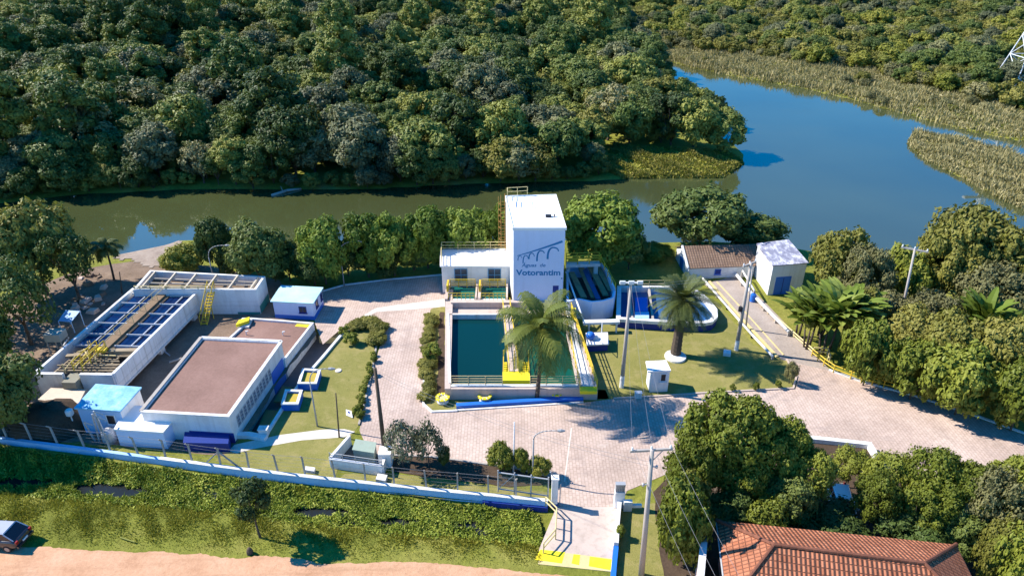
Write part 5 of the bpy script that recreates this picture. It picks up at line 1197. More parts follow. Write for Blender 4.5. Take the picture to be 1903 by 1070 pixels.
# trees hanging over the far shore line
i0 = LAKE_PX.index((1222, 120)); shore = LAKE[i0:-1]; acc = 0
for (a, b), (pa, pb) in zip(zip(shore[:-1], shore[1:]), zip(LAKE_PX[i0:], LAKE_PX[i0+1:])):
    L_ = math.hypot(b[0]-a[0], b[1]-a[1]); nn_ = max(1, int(L_/2.4)); tx, ty = (b[0]-a[0])/L_, (b[1]-a[1])/L_
    for j in range(nn_):
        p = lerp2(a, b, (j+.5)/nn_); off = fr_.choice([.1, .3, .8, 1.6]); px, py = lerp2(pa, pb, (j+.5)/nn_)
        if 1120 < px < 1395 and py > 262 or py < 150 or px > 1240 and py < 215 and fr_.random() < .5 or not -80 < px < 1980: continue
        # inland is to the right of the walk (the lake polygon runs clockwise seen from above there)
        for sg in (1, -1):
            q_ = (p[0]+ty*off*sg, p[1]-tx*off*sg)
            if sdist(np.array([q_[0]]), np.array([q_[1]]), LAKE)[0] > 0: break
        forest.insert(0, (q_[0], q_[1], WATER_Z+.2, -999 if False else px, py))
nind = 0
for (x, y, z, px, py) in forest:
    kind = fr_.choices(['forest', 'forestgrey', 'foresttall', 'foresty', 'forestd', 'forestdry'], [.52, .13, .09 if py > 120 else .2, .13, .13, .05])[0]
    shore_ = z < WATER_Z+.21; s = fr_.choice([.35, .5, .7, .9]) if shore_ else fr_.choice([.5, .65, .75, .85, .95, 1.1, 1.3]); 
    ind = nind < 230 and -60 < px < 1960
    nind += ind; put_forest(kind, x, y, z, s, ind)
nind = 0
for (x, y, z, kind, s) in scrub:
    ind = nind < 75; nind += ind
    if kind.startswith('forest'): s *= .62
    put_forest(kind, x, y, z, s, ind, True)
# the rest of the wood: one object, instanced on its points
def gn_wood(name, groups, label):
    me = bpy.data.meshes.new(name); o = link(name, me); o['kind'] = 'stuff'; o['label'] = label; o['category'] = 'wood'
    ng = bpy.data.node_groups.new(name, 'GeometryNodeTree'); ng.interface.new_socket('Geometry', in_out='INPUT', socket_type='NodeSocketGeometry'); ng.interface.new_socket('Geometry', in_out='OUTPUT', socket_type='NodeSocketGeometry')
    N = ng.nodes; gi = N.new('NodeGroupInput'); go = N.new('NodeGroupOutput'); jn = N.new('GeometryNodeJoinGeometry')
    allp = []; ids = []; sca = []; rot = []; keys = list(groups)
    for k, key in enumerate(keys):
        for (x, y, z, s, sz, a) in groups[key]: allp.append((x, y, z)); ids.append(k); sca.append((s, s, sz)); rot.append(a)
    me.from_pydata(allp, [], [])
    at = me.attributes.new('gid', 'INT', 'POINT'); at.data.foreach_set('value', ids)
    at = me.attributes.new('gsc', 'FLOAT_VECTOR', 'POINT'); at.data.foreach_set('vector', [c for s in sca for c in s])
    at = me.attributes.new('gro', 'FLOAT', 'POINT'); at.data.foreach_set('value', rot)
    def named(nm, ty): n = N.new('GeometryNodeInputNamedAttribute'); n.data_type = ty; n.inputs[0].default_value = nm; return [q for q in n.outputs if q.enabled][0]
    gid = named('gid', 'INT'); gs = named('gsc', 'FLOAT_VECTOR'); gr = named('gro', 'FLOAT')
    cx = N.new('ShaderNodeCombineXYZ'); ng.links.new(gr, cx.inputs[2])
    byk = {}
    for ob in list(bpy.data.objects):
        if ob.name.split('.')[0] == 'crown' and ob.parent is not None: byk.setdefault(ob.data.name, ob)
    for k, key in enumerate(keys):
        src = byk.get(PR[key[0]][key[1]][0].name)
        if src is None: continue
        oi = N.new('GeometryNodeObjectInfo'); oi.transform_space = 'ORIGINAL'; oi.inputs['Object'].default_value = src; oi.inputs['As Instance'].default_value = True
        cp = N.new('FunctionNodeCompare'); cp.data_type = 'INT'; cp.operation = 'EQUAL'; ng.links.new(gid, cp.inputs[2]); cp.inputs[3].default_value = k
        ip = N.new('GeometryNodeInstanceOnPoints'); ng.links.new(gi.outputs[0], ip.inputs['Points']); ng.links.new(cp.outputs[0], ip.inputs['Selection']); ng.links.new(oi.outputs['Geometry'], ip.inputs['Instance'])
        ng.links.new(gs, ip.inputs['Scale']); ng.links.new(cx.outputs[0], ip.inputs['Rotation']); ng.links.new(ip.outputs[0], jn.inputs[0])
    ng.links.new(jn.outputs[0], go.inputs[0]); md = o.modifiers.new('wood', 'NODES'); md.node_group = ng
    return o
gn_wood('far_wood', rest, 'rest of the dense wood fading back from the far lake bank')
WOODSRC = len(forest), len(scrub)

# ---- reeds and grass as stuff
def blades(name, pts, h, w, mat, rng, lean=.35, seg=2):
    """tapering bent blades; pts (n,3), h (n,)"""
    n = len(pts); a = rng.uniform(0, 6.283, n); d = np.stack([np.cos(a), np.sin(a), np.zeros(n)], 1); b = rng.uniform(0, 6.283, n); s = np.stack([np.cos(b), np.sin(b), np.zeros(n)], 1)
    l = rng.uniform(.1, 1, n)[:, None]*lean*h[:, None]; up = np.array([0, 0, 1.])
    w = np.asarray(w)*np.ones(n); w = w[:, None]
    p1 = pts+up*h[:, None]*.55+d*l*.35; p2 = pts+up*h[:, None]*(1-.15*rng.uniform(0, 1, n)[:, None])+d*l
    V = np.stack([pts-s*w*.5, pts+s*w*.5, p1+s*w*.45, p1-s*w*.45, p2], 1).reshape(-1, 3)
    i = np.arange(n)*5; F = np.stack([i, i+1, i+2, i+3], 1).tolist()+np.stack([i+3, i+2, i+4], 1).tolist()
    me = bpy.data.meshes.new(name); me.from_pydata(V.tolist(), [], F); t = np.clip(rng.normal(.5, .25, n), 0, 1); at = me.attributes.new('tint', 'FLOAT', 'FACE'); at.data.foreach_set('value', np.concatenate([t, t]).astype(np.float32)); me.materials.append(mat); me.update()
    return tag(link(name, me), kind='stuff')
def scatter(poly, n, rng):
    xs = [p[0] for p in poly]; ys = [p[1] for p in poly]; out = np.zeros((0, 2))
    while len(out) < n:
        q = np.stack([rng.uniform(min(xs), max(xs), n*2), rng.uniform(min(ys), max(ys), n*2)], 1); q = q[sdist(q[:, 0], q[:, 1], poly) < 0]; out = np.concatenate([out, q])
    return out[:n]
def clumpy(q, k, s, rng):
    return (np.sin(q[:, 0]*k+s)*np.sin(q[:, 1]*k*.9+s*1.7)+.6*np.sin(q[:, 0]*k*2.7+q[:, 1]*k*2.1+s))*.5+.5
rng = np.random.default_rng(5)
for poly, n, h0, lab in ((RIGHT_BANK, 42000, 1.7, 'dry tan reeds along the far right bank of the lake'), (ISLAND, 30000, 1.5, 'dry tan reed bed reaching into the lake at the right'), (SPIT, 16000, .8, 'yellow green grass spit below the wood')):
    q = scatter(poly, n, rng); z = terrain(q[:, 0], q[:, 1]); ok = (z > WATER_Z-.15); q, z = q[ok], z[ok]
    c = clumpy(q, .55, 2.2, rng); h = h0*(.30+.95*c*(.5+.5*clumpy(q, .17, 5.1, rng)))*rng.uniform(.7, 1.2, len(q))
    o = blades('reeds' if h0 > 1 else 'spit_grass', np.column_stack([q, np.maximum(z, WATER_Z)-.05]), h, .16 if h0 > 1 else .2, M['reed'] if h0 > 1 else M['reedgreen'] if 'reedgreen' in M else M['grass'], rng, .5); o['label'] = lab
    # low leafy clumps in the reeds so the bed is not one even pile
    m_ = rng.uniform(size=len(q)) < .22; p = np.column_stack([q, z+h*.5*rng.uniform(.2, 1, len(q))])[m_]
    me = leafmesh('reed_undergrowth', p, rng.normal(size=p.shape)+np.array([0, 0, .8]), rng.uniform(.2, .5, len(p)), np.clip(rng.normal(.5, .25, len(p)), 0, 1), M['reed'] if h0 > 1 else M['grass'], 2.2, rng)
    o = tag(link('reed_undergrowth' if h0 > 1 else 'spit_undergrowth', me), kind='stuff'); o['label'] = lab.replace('reeds', 'reed litter')
# undergrowth along the far shore
VERGE = Gs([(-260, 800), (0, 830), (300, 869), (600, 905), (1000, 948), (1010, 1000), (1006, 1052), (880, 1050), (640, 1044), (520, 1036), (300, 1022), (90, 1014), (0, 1010), (-300, 1000)], 0)
q = scatter(VERGE, 150000, rng); z = terrain(q[:, 0], q[:, 1]); dd = pdist(q[:, 0], q[:, 1], DITCH)
fenced = q[:, 1]-(36.82-(q[:, 0]-3.25)*.16)
pool_ = np.zeros(len(q), bool)
for (cx, cy, rx, ry) in ((40, 897, 60, 6), (185, 908, 50, 8), (235, 915, 40, 8), (590, 952, 50, 7), (740, 970, 40, 5), (860, 977, 22, 4)):
    c0 = G(cx, cy, -.6); k_ = depth(*c0)/FOC; pool_ |= ((q[:, 0]-c0[0])/(rx*k_))**2+((q[:, 1]-c0[1])/(ry*k_*1.45))**2 < 1+.5*np.sin(q[:, 0]*4)*np.sin(q[:, 1]*5+1)
roadside = q[:, 1] < np.interp(q[:, 0], [d_[0] for d_ in DITCH], [d_[1] for d_ in DITCH])
lush = np.clip(1-(dd-np.where(roadside, .5, 1.0))/np.where(roadside, 1.5, 2.8), 0, 1)*~pool_; sel = rng.uniform(size=len(q)) < (.03+.97*lush)*(clumpy(q, .8, 1.1, rng)*.8+.3)
q2, z2, l2 = q[sel], z[sel], lush[sel]
big = rng.uniform(size=len(q2)) < l2
p = np.column_stack([q2, np.maximum(z2, -.66)+rng.uniform(.03, .12, len(q2))+l2*.30*clumpy(q2, 1.9, 3., rng)*rng.uniform(.3, 1, len(q2))])
me = leafmesh('ditch_weeds', p[big], rng.normal(size=p[big].shape)*.42+np.array([-.25, .05, .9]), rng.uniform(.07, .19, big.sum()), np.clip(.45*clumpy(q2[big], .9, 4.1, rng)+.55*rng.uniform(0, 1, big.sum()), 0, 1), M['weeds'], 1.6, rng)
tag_ = big & (rng.uniform(size=len(q2)) < .55)
o = blades('ditch_grass', np.column_stack([q2[tag_], np.maximum(z2[tag_], -.66)]), (.22+.30*clumpy(q2[tag_], 1.9, 3., rng))*rng.uniform(.7, 1.3, tag_.sum()), .075, M['weeds'], rng, .8); o['label'] = 'tall soft grass mixed with the weeds along the ditch'
tag(link('ditch_weeds', me), 'lush leafy weeds along the ditch before the fence', None, None, 'stuff')
q = scatter(VERGE, 170000, rng); z = terrain(q[:, 0], q[:, 1]); dd = pdist(q[:, 0], q[:, 1], DITCH); keep = (dd > 1.2) & (rng.uniform(size=len(q)) < .25+.75*clumpy(q, 1.1, 2.7, rng)); q, z = q[keep], z[keep]
yr = np.interp(q[:, 0], [e[0] for e in edge_road], [e[1] for e in edge_road]); far = np.clip((q[:, 1]-yr)/2.2, .06, 1)
keep = rng.uniform(size=len(q)) < far; q, z, far = q[keep], z[keep], far[keep]
o = blades('verge_grass', np.column_stack([q, z-.02]), (.08+.17*clumpy(q, 1.5, .3, rng)*far)*rng.uniform(.6, 1.3, len(q)), .05, M['grass'], rng, .7); o['label'] = 'rough green grass between ditch and dirt road'

# ---- near shore trees, yard trees, right-hand thicket
T = [
 ('forest', 'spit_tree', 'rounded tree at the tip of the wooded point, nearest the open lake', 'tree', 1338, 284, 196, 44),
 ('forest', 'spit_tree', 'tree behind the grass spit, left of the tip of the wooded point', 'tree', 1288, 276, 168, 44),
 ('forestd', 'spit_tree', 'dark tree above the grass spit on the wooded point', 'tree', 1245, 272, 160, 46),
 # kind, name, label, category, cx, base, top, half width
 ('olive', 'shore_tree', 'tall tree with sunlit yellow green top at the far left by the water', 'tree', 88, 548, 372, 78),
 ('loosedark', 'shore_tree', 'dark tree at the left edge of the photo below the lake', 'tree', 8, 600, 468, 70),
 ('loosedark', 'shore_tree', 'dark sparse tree just left of the small leaning palm', 'tree', 150, 560, 420, 52),
 ('loosedark', 'shore_tree', 'dark tree standing low in front of the tall left tree', 'tree', 58, 640, 480, 66),
 ('dark', 'shore_tree', 'low dark tree at the left edge above the earth mound', 'tree', -20, 690, 575, 62),
 ('dark', 'yard_tree', 'dark round tree at the lower left edge above the fence', 'tree', 18, 812, 664, 72),
 ('dark', 'yard_tree', 'dark tree partly out of frame at the left end of the fence', 'tree', -95, 815, 610, 95),
 ('yellow', 'shore_bush', 'pale yellow green bush behind the cross tank', 'bush', 350, 508, 455, 36),
 ('dark', 'shore_tree', 'narrow dark tree with two tops behind the cross tank', 'tree', 410, 510, 402, 34),
 ('dark', 'shore_tree', 'round dark tree right behind the small blue hut', 'tree', 488, 530, 413, 56),
 ('rich', 'shore_tree', 'green tree left of the tall curved lamp post', 'tree', 606, 528, 402, 46),
 ('dark', 'shore_tree', 'low shaded tree between the hut and the lamp post', 'tree', 585, 530, 445, 38),
 ('rich', 'shore_tree', 'green tree just right of the tall curved lamp post', 'tree', 686, 515, 393, 46),
 ('rich', 'shore_tree', 'bright green tree in the middle of the row by the lake', 'tree', 734, 512, 396, 44),
 ('rich', 'shore_tree', 'darker green tree second from the annex in the lake row', 'tree', 796, 498, 374, 44),
 ('rich', 'shore_tree', 'broad green tree behind the railed annex roof', 'tree', 868, 490, 378, 50),
 ('rich', 'shore_tree', 'green tree half hidden by the left side of the tower', 'tree', 925, 488, 378, 34),
 ('rich', 'shore_tree', 'large rounded green tree at the right of the tower', 'tree', 1110, 494, 352, 76),
 ('dark', 'shore_tree', 'tree close behind the clarifier railing, right of the large rounded tree', 'tree', 1168, 500, 430, 34),
 ('bush', 'shore_bush', 'low bright green bush left of the pump house', 'bush', 1216, 482, 455, 34),
 ('dark', 'shore_tree', 'wide dark tree on the shore behind the pump house', 'tree', 1298, 464, 347, 78),
 ('dark', 'shore_tree', 'low dark spreading tree over the water right of the wide shore tree', 'tree', 1392, 466, 396, 62),
 ('olive', 'shore_tree', 'olive tree with bare brownish top right of the grey roofed block', 'tree', 1556, 560, 430, 62),
 ('dry', 'shore_tree', 'brownish sparse tree beside the grey roofed block', 'tree', 1590, 590, 455, 46),
 ('olive', 'thicket_tree', 'tall olive tree at the water, highest of the right thicket', 'tree', 1790, 560, 384, 92),
 ('olive', 'thicket_tree', 'olive tree just right of the leaning pole', 'tree', 1742, 575, 410, 60),
 ('bush', 'thicket_tree', 'green tree left of the leaning pole by the water', 'tree', 1668, 568, 462, 44),
 ('olive', 'thicket_tree', 'olive tree at the right edge of the photo by the water', 'tree', 1895, 590, 430, 66),
 ('dry', 'thicket_tree', 'dry brownish tree below the highest thicket tree', 'tree', 1822, 620, 490, 62),
 ('bush', 'thicket_bush', 'green bush beside the curved yellow fence', 'bush', 1604, 716, 600, 44),
 ('olive', 'thicket_bush', 'olive bush in the middle of the right thicket', 'bush', 1675, 690, 575, 62),
 ('bush', 'thicket_bush', 'green bush over the kerb at the right end of the yellow fence', 'bush', 1690, 742, 640, 48),
 ('olive', 'thicket_bush', 'olive bush under the banana leaves on the right', 'bush', 1745, 720, 585, 66),
 ('bush', 'thicket_bush', 'large green bush hanging over the right yard kerb', 'bush', 1775, 770, 650, 62),
 ('olive', 'thicket_bush', 'olive tree above the right yard kerb', 'tree', 1838, 740, 590, 70),
 ('bush', 'thicket_bush', 'green bush at the right edge above the yard', 'bush', 1878, 800, 670, 58),
 ('dark', 'thicket_bush', 'dark bush at the right edge below the dry tree', 'bush', 1910, 740, 600, 56),
 ('dry', 'thicket_bush', 'dry bush between leaning pole and banana clump', 'bush', 1640, 630, 545, 50),
 ('dry', 'thicket_bush', 'dry bush between banana leaves and highest tree', 'bush', 1720, 640, 545, 48),
 ('olive', 'thicket_bush', 'olive bush behind the banana clump', 'bush', 1592, 640, 540, 46),
 ('near', 'street_tree', 'largest leafy tree right of the entrance, rising over the yard', 'tree', 1330, 920, 722, 86),
 ('near', 'street_tree', 'leafy tree right of the largest tree, over the planter', 'tree', 1425, 930, 772, 60),
 ('near', 'street_tree', 'leafy tree left of the largest tree beside the power pole', 'tree', 1275, 950, 800, 54),
 ('bush', 'street_bush', 'bright green bush below the largest tree beside the power pole', 'bush', 1258, 1040, 900, 52),
 ('loose', 'street_tree', 'loose dark tree over the white vehicle', 'tree', 1488, 960, 838, 46),
 ('loose', 'street_tree', 'feathery tree in front of the white planter', 'tree', 1572, 905, 842, 40),
 ('loose', 'street_tree', 'feathery tree right of the white planter', 'tree', 1640, 955, 850, 50),
 ('loose', 'street_tree', 'feathery tree with two thin tops at the yard edge', 'tree', 1702, 975, 836, 54),
 ('near', 'street_tree', 'full green tree behind the right end of the orange roof', 'tree', 1756, 1000, 862, 66),
 ('dry', 'street_tree', 'brownish tree over the right hip of the orange roof', 'tree', 1808, 1030, 875, 56),
 ('bush', 'street_tree', 'bright green tree at the lower right edge', 'tree', 1886, 1040, 872, 60),
 ('bush', 'street_bush', 'green bush in the lower right corner', 'bush', 1880, 1110, 985, 52),
 ('bush', 'street_bush', 'bush behind the far eave of the orange roof at its left end', 'bush', 1420, 1000, 925, 50),
 ('dark', 'street_bush', 'dark bush in shade behind the far eave of the orange roof', 'bush', 1540, 1008, 960, 62),
 ('dark', 'street_bush', 'dark bush behind the orange roof, right of the white vehicle', 'bush', 1680, 1015, 950, 60),
 ('rich', 'shore_tree', 'lowest green tree at the left of the lamp post row', 'tree', 572, 516, 468, 40),
 ('dark', 'shore_tree', 'dark tree straight behind the tall curved lamp post', 'tree', 648, 512, 452, 36),
 ('rich', 'shore_tree', 'slim green tree between the bright tree and the second annex tree', 'tree', 770, 500, 410, 34),
 ('dark', 'shore_tree', 'dark understorey bush below the bright green lake tree', 'bush', 710, 508, 455, 40),
 ('dark', 'shore_tree', 'dark understorey bush right of the lake row centre', 'bush', 770, 502, 450, 38),
 ('dark', 'shore_tree', 'dark understorey bush left of the annex roof railing', 'bush', 832, 494, 440, 40),
 ('dark', 'shore_tree', 'dark bush between the hut tree and the lamp post trees', 'bush', 540, 522, 450, 34),
 ('bush', 'shore_tree', 'low green bush at the left end of the cross tank', 'bush', 330, 500, 470, 26),
 ('dark', 'shore_tree', 'dark tree between the two trees behind the cross tank', 'tree', 452, 515, 448, 34),
 ('near', 'street_tree', 'leafy lower tree in front of the largest tree', 'tree', 1372, 955, 835, 50),
 ('dark', 'street_tree', 'dark tree left of the white parked car', 'tree', 1450, 980, 880, 52),
 ('dark', 'street_tree', 'dark bush above the left end of the orange roof', 'bush', 1345, 990, 915, 46),
 ('loose', 'street_tree', 'feathery tree right of the white parked car', 'tree', 1610, 990, 880, 44),
 ('near', 'street_tree', 'leafy tree behind the middle of the orange roof', 'tree', 1690, 1005, 900, 52),
 ('dark', 'street_tree', 'dark bush above the right hip of the orange roof', 'bush', 1770, 1030, 930, 46),
 ('near', 'street_tree', 'leafy tree at the right edge of the paved yard', 'tree', 1850, 985, 850, 56),
 ('olive', 'street_tree', 'olive bush right of the orange roof end', 'bush', 1830, 1080, 960, 44),
 ('olive', 'street_tree', 'olive bush behind the near power pole', 'bush', 1270, 1000, 880, 40),
 ('verge', 'verge_tree', 'small lone tree on the grass verge by the dirt road', 'tree', 484, 998, 890, 38),
 ('shrubgrey', 'garden_tree', 'grey green spreading shrub in the garden bed by the fence', 'shrub', 750, 868, 790, 38),
 ('shrubgrey', 'garden_tree', 'grey green shrub right of the spreading one in the garden bed', 'shrub', 798, 868, 792, 34),
 ('dark', 'garden_tree', 'dark clipped column shrub in the garden bed', 'shrub', 826, 868, 828, 12),
 ('yellow', 'garden_bush', 'yellow green bush in the garden bed beside the thin pole', 'bush', 930, 874, 828, 25),
 ('yellow', 'garden_bush', 'yellow green bush at the right end of the garden bed', 'bush', 1003, 888, 852, 20),
 ('yellow', 'garden_bush', 'small yellow green bush between the two garden bed bushes', 'bush', 968, 880, 836, 16),
 ('dry', 'garden_bush', 'dry bush at the right corner of the palm lawn', 'bush', 1466, 712, 672, 13),
]
for kind, name, lab, cat, cx, base, top, hw in T: treepx(kind, name, lab, cat, cx, base, top, hw)
# hedges and clipped shrubs
def row(px, n, hw, hh, label, group, kind='shrub', jit=.25):
    pts = Gs(px); seg = [math.hypot(b[0]-a[0], b[1]-a[1]) for a, b in zip(pts[:-1], pts[1:])]; tot = sum(seg)
    for i in range(n):
        d = tot*(i+.5)/n; j = 0
        while j < len(seg)-1 and d > seg[j]: d -= seg[j]; j += 1
        p = lerp2(pts[j], pts[j+1], d/seg[j]); s = random.uniform(.8, 1.2)
        tree(kind, 'hedge_shrub', label, 'shrub', p[0]+random.uniform(-jit, jit), p[1]+random.uniform(-jit, jit), hw*s, hh*s*random.uniform(.85, 1.15), group, 0)
row([(652, 612), (680, 602), (704, 606), (706, 624), (700, 640)], 15, .75, .75, 'clipped green shrub in the curved hedge at the top of the left lawn', 'hedge at the top of the left lawn', 'hedge')
row([(694, 660), (688, 690), (676, 735), (668, 785)], 14, .34, .7, 'small shrub in the hedge row along the left lawn and the drive', 'hedge row along the drive')
row([(804, 585), (800, 620), (797, 655), (796, 690), (797, 740)], 26, .58, .62, 'green shrub in the hedge strip left of the teal tank', 'hedge strip by the teal tank', 'hedge', .35)
for (cx, base, top, hw, lab) in ((652, 640, 618, 15, 'dark round shrub on the upper left lawn'), (640, 622, 605, 10, 'small shrub by the upper end of the retaining wall'), (806, 668, 636, 17, 'dark spiky shrub halfway along the hedge strip'), (1360, 726, 713, 6, 'leftmost of the small shrubs along the palm lawn kerb'), (1404, 724, 709, 7, 'middle small shrub along the palm lawn kerb'), (1446, 721, 706, 7, 'rightmost of the three small shrubs along the palm lawn kerb'), (664, 770, 752, 9, 'small shrub by the lawn plaque'), (1152, 1000, 975, 10, 'small bush behind the entrance wall')):
    treepx('shrub', 'lawn_shrub', lab, 'shrub', cx, base, top, hw)

# ---- palms
def palm_crown(name, mat, nf, L, leaf, rng, rise=.9, droop=1.2, lw=.07, hang=.5, minel=-.5, per=26, up0=1.35):
    V = []; F = []; Tn = []
    def quad(a, b, c, d, t):
        k = len(V); V.extend([tuple(a), tuple(b), tuple(c), tuple(d)]); F.append((k, k+1, k+2, k+3)); Tn.append(t)
    for i in range(nf):
        f = i/nf; az = i*2.39996+rng.uniform(-.2, .2); el = up0+(minel-up0)*f**.85+rng.uniform(-.1, .1); LL = L*rng.uniform(.85, 1.08)*(1 if f > .12 else .8)
        t0 = np.clip(rng.normal(.5, .2)-(f > .85)*.1, 0, 1); p = Vector((0, 0, 0)); ns = 12; pts = []; e = el
        for s in range(ns+1):
            pts.append(p.copy()); e = el-droop*(s/ns)**1.3
            p = p+Vector((math.cos(az)*math.cos(e), math.sin(az)*math.cos(e), math.sin(e)))*(LL/ns)
        for s in range(ns):
            a, b = pts[s], pts[s+1]; side = (b-a).cross(Vector((0, 0, 1))); side = side.normalized() if side.length > 1e-5 else Vector((1, 0, 0)); wd = .05*(1-s/ns)+.012
            quad(a-side*wd, a+side*wd, b+side*wd*.9, b-side*wd*.9, .75)
        for k in range(per):
            u = .10+.9*(k+.5)/per; s = min(ns-1, int(u*ns)); a = pts[s].lerp(pts[s+1], u*ns-s); d = (pts[s+1]-pts[s]).normalized(); side = d.cross(Vector((0, 0, 1))); side = side.normalized() if side.length > 1e-5 else Vector((1, 0, 0)); upv = side.cross(d)
            ll = leaf*(.55+.9*math.sin(math.pi*min(1, u*.92+.06)))*rng.uniform(.85, 1.15)
            for sg in (-1, 1):
                dr = (side*sg*.85+d*.55+upv*.12).normalized(); m = a+dr*ll*.55+Vector((0, 0, -hang*ll*.15)); e_ = a+dr*ll*.9+Vector((0, 0, -hang*ll*.75)); w2 = d*lw*.5; t = float(np.clip(t0+rng.normal(0, .15), 0, 1))
                quad(a-w2, a+w2, m+w2*1.1, m-w2*1.1, t); quad(m-w2*1.1, m+w2*1.1, e_+w2*.2, e_-w2*.2, t)
    me = bpy.data.meshes.new(name); me.from_pydata(V, [], F); at = me.attributes.new('tint', 'FLOAT', 'FACE'); at.data.foreach_set('value', np.array(Tn, np.float32)); me.materials.append(mat); me.update(); return me
def palm(name, label, cx, base, toptrunk, mat, rtrunk, bend, rings, **kw):
    x, y = G(cx, base); zb = float(terrain([x], [y], False)[0]); H = Zat(toptrunk, y)-zb; o = thing(name, label, 'palm tree', (x, y, zb)); pr = MB(); n = 14
    pts = [Vector((bend*math.sin(i/n*2.2), .2*bend*i/n, H*i/n-.1)) for i in range(n+1)]
    for i in range(n):
        r = rtrunk*(1.25-.45*i/n); pr.tube(pts[i], pts[i+1], r*(1.1 if rings else 1), r*.92, 10)
    o2 = link('trunk', pr.data('trunk', M['palmbark'], (0, 0, 0), not rings), o)
    c = link('crown', palm_crown('palm_crown', mat, **kw), o); c.location = pts[-1]; return o, pts[-1]
o, tp = palm('coconut_palm', 'tall coconut palm with drooping fronds in front of the teal tank', 997, 742, 607, M['frond'], .17, .25, False, nf=24, L=4.2, leaf=.95, rng=np.random.default_rng(3), droop=1.45, lw=.075, hang=.9, minel=-.45, per=36, up0=1.5)
mb = MB()
for i in range(9): a = i*2.4; mb.lathe((tp.x+.3*math.cos(a), tp.y+.3*math.sin(a), tp.z-.35-.12*(i % 3)), [(.05, 0), (.13, .08), (.13, .2), (.05, .28)], 8)
link('coconuts', mb.data('coconuts', flat('green_coconut', (.16, .16, .04), .5), (0, 0, 0), True), o)
o, tp = palm('date_palm', 'stout date palm with a dense round crown on the round white bed', 1255, 660, 556, M['frond_dark'], .40, .05, True, nf=78, L=3.3, leaf=.46, rng=np.random.default_rng(4), droop=.85, lw=.05, hang=.25, minel=-.95, per=34)
mb = MB(); mb.lathe(P(1255, 664), [(1.02, -.05), (1.02, .18), (.98, .22), (.5, .24)], 24); solo('palm_ring', 'round white painted bed around the date palm trunk', 'tree ring', mb, M['white'])
palm('small_palm', 'small dark palm by the water at the left', 212, 520, 458, M['frond_dark'], .11, .15, False, nf=18, L=1.9, leaf=.5, rng=np.random.default_rng(6), droop=1.7, lw=.10, hang=.8, minel=-.3, per=20)
def banana(label, cx, base, top, rng, n=18, dry=False):
    x, y = G(cx, base); zb = float(terrain([x], [y], False)[0]); H = Zat(top, y)-zb; o = thing('banana_plant', label, 'banana plant', (x, y, zb)); V = []; F = []; Tn = []; mb = MB()
    for sn in range(3):
        sx, sy = rng.uniform(-.7, .7, 2); sh = H*rng.uniform(.22, .42); mb.tube((sx*.5, sy*.5, 0), (sx, sy, sh), .13, .08, 8)
        for i in range(n):
            az = rng.uniform(0, 6.28); el = rng.uniform(.9, 1.53); L = H*rng.uniform(.46, .66); p = Vector((sx, sy, sh)); w0 = .21*H/4; ns = 9; prev = None; e = el; t = float(np.clip(rng.normal(.5, .3), 0, 1))
            for s in range(ns+1):
                e = el-1.25*(s/ns)**1.8; d = Vector((math.cos(az)*math.cos(e), math.sin(az)*math.cos(e), math.sin(e))); sd_ = Vector((-math.sin(az), math.cos(az), 0)); u = s/ns; w_ = w0*(math.sin(math.pi*min(1, max(0, (u-.12)/.9)))**.6+.04)*(1+.15*rng.uniform(-1, 1)); k = len(V)
                V.extend([tuple(p-sd_*w_+Vector((0, 0, .10*w_/w0*.8))), tuple(p), tuple(p+sd_*w_+Vector((0, 0, .10*w_/w0*.8)))])
                if s: F.append((k-3, k-2, k+1, k)); F.append((k-2, k-1, k+2, k+1)); Tn += [t, t]
                p = p+d*L/ns
    link('stem', mb.data('stem', M['palmbark'], (0, 0, 0), True), o); me = bpy.data.meshes.new('banana_leaves'); me.from_pydata(V, [], F); at = me.attributes.new('tint', 'FLOAT', 'FACE'); at.data.foreach_set('value', np.array(Tn, np.float32)); me.materials.append(M['banana']); me.update(); link('leaves', me, o)
brg = np.random.default_rng(12)
for (cx, base, top, lab) in ((1500, 648, 528, 'banana plant at the left of the clump beside the ramp'), (1532, 660, 520, 'banana plant in the middle of the clump beside the ramp'), (1562, 650, 515, 'banana plant at the right of the clump beside the ramp'), (1482, 628, 535, 'banana plant nearest the ramp pipe in the clump'), (1520, 622, 525, 'banana plant at the back of the clump beside the ramp'), (1806, 655, 535, 'banana plant below the highest tree of the right thicket'), (1835, 690, 570, 'banana plant amid the right thicket near the yard'), (1780, 700, 590, 'banana plant lowest in the right thicket')): banana(lab, cx, base, top, brg)
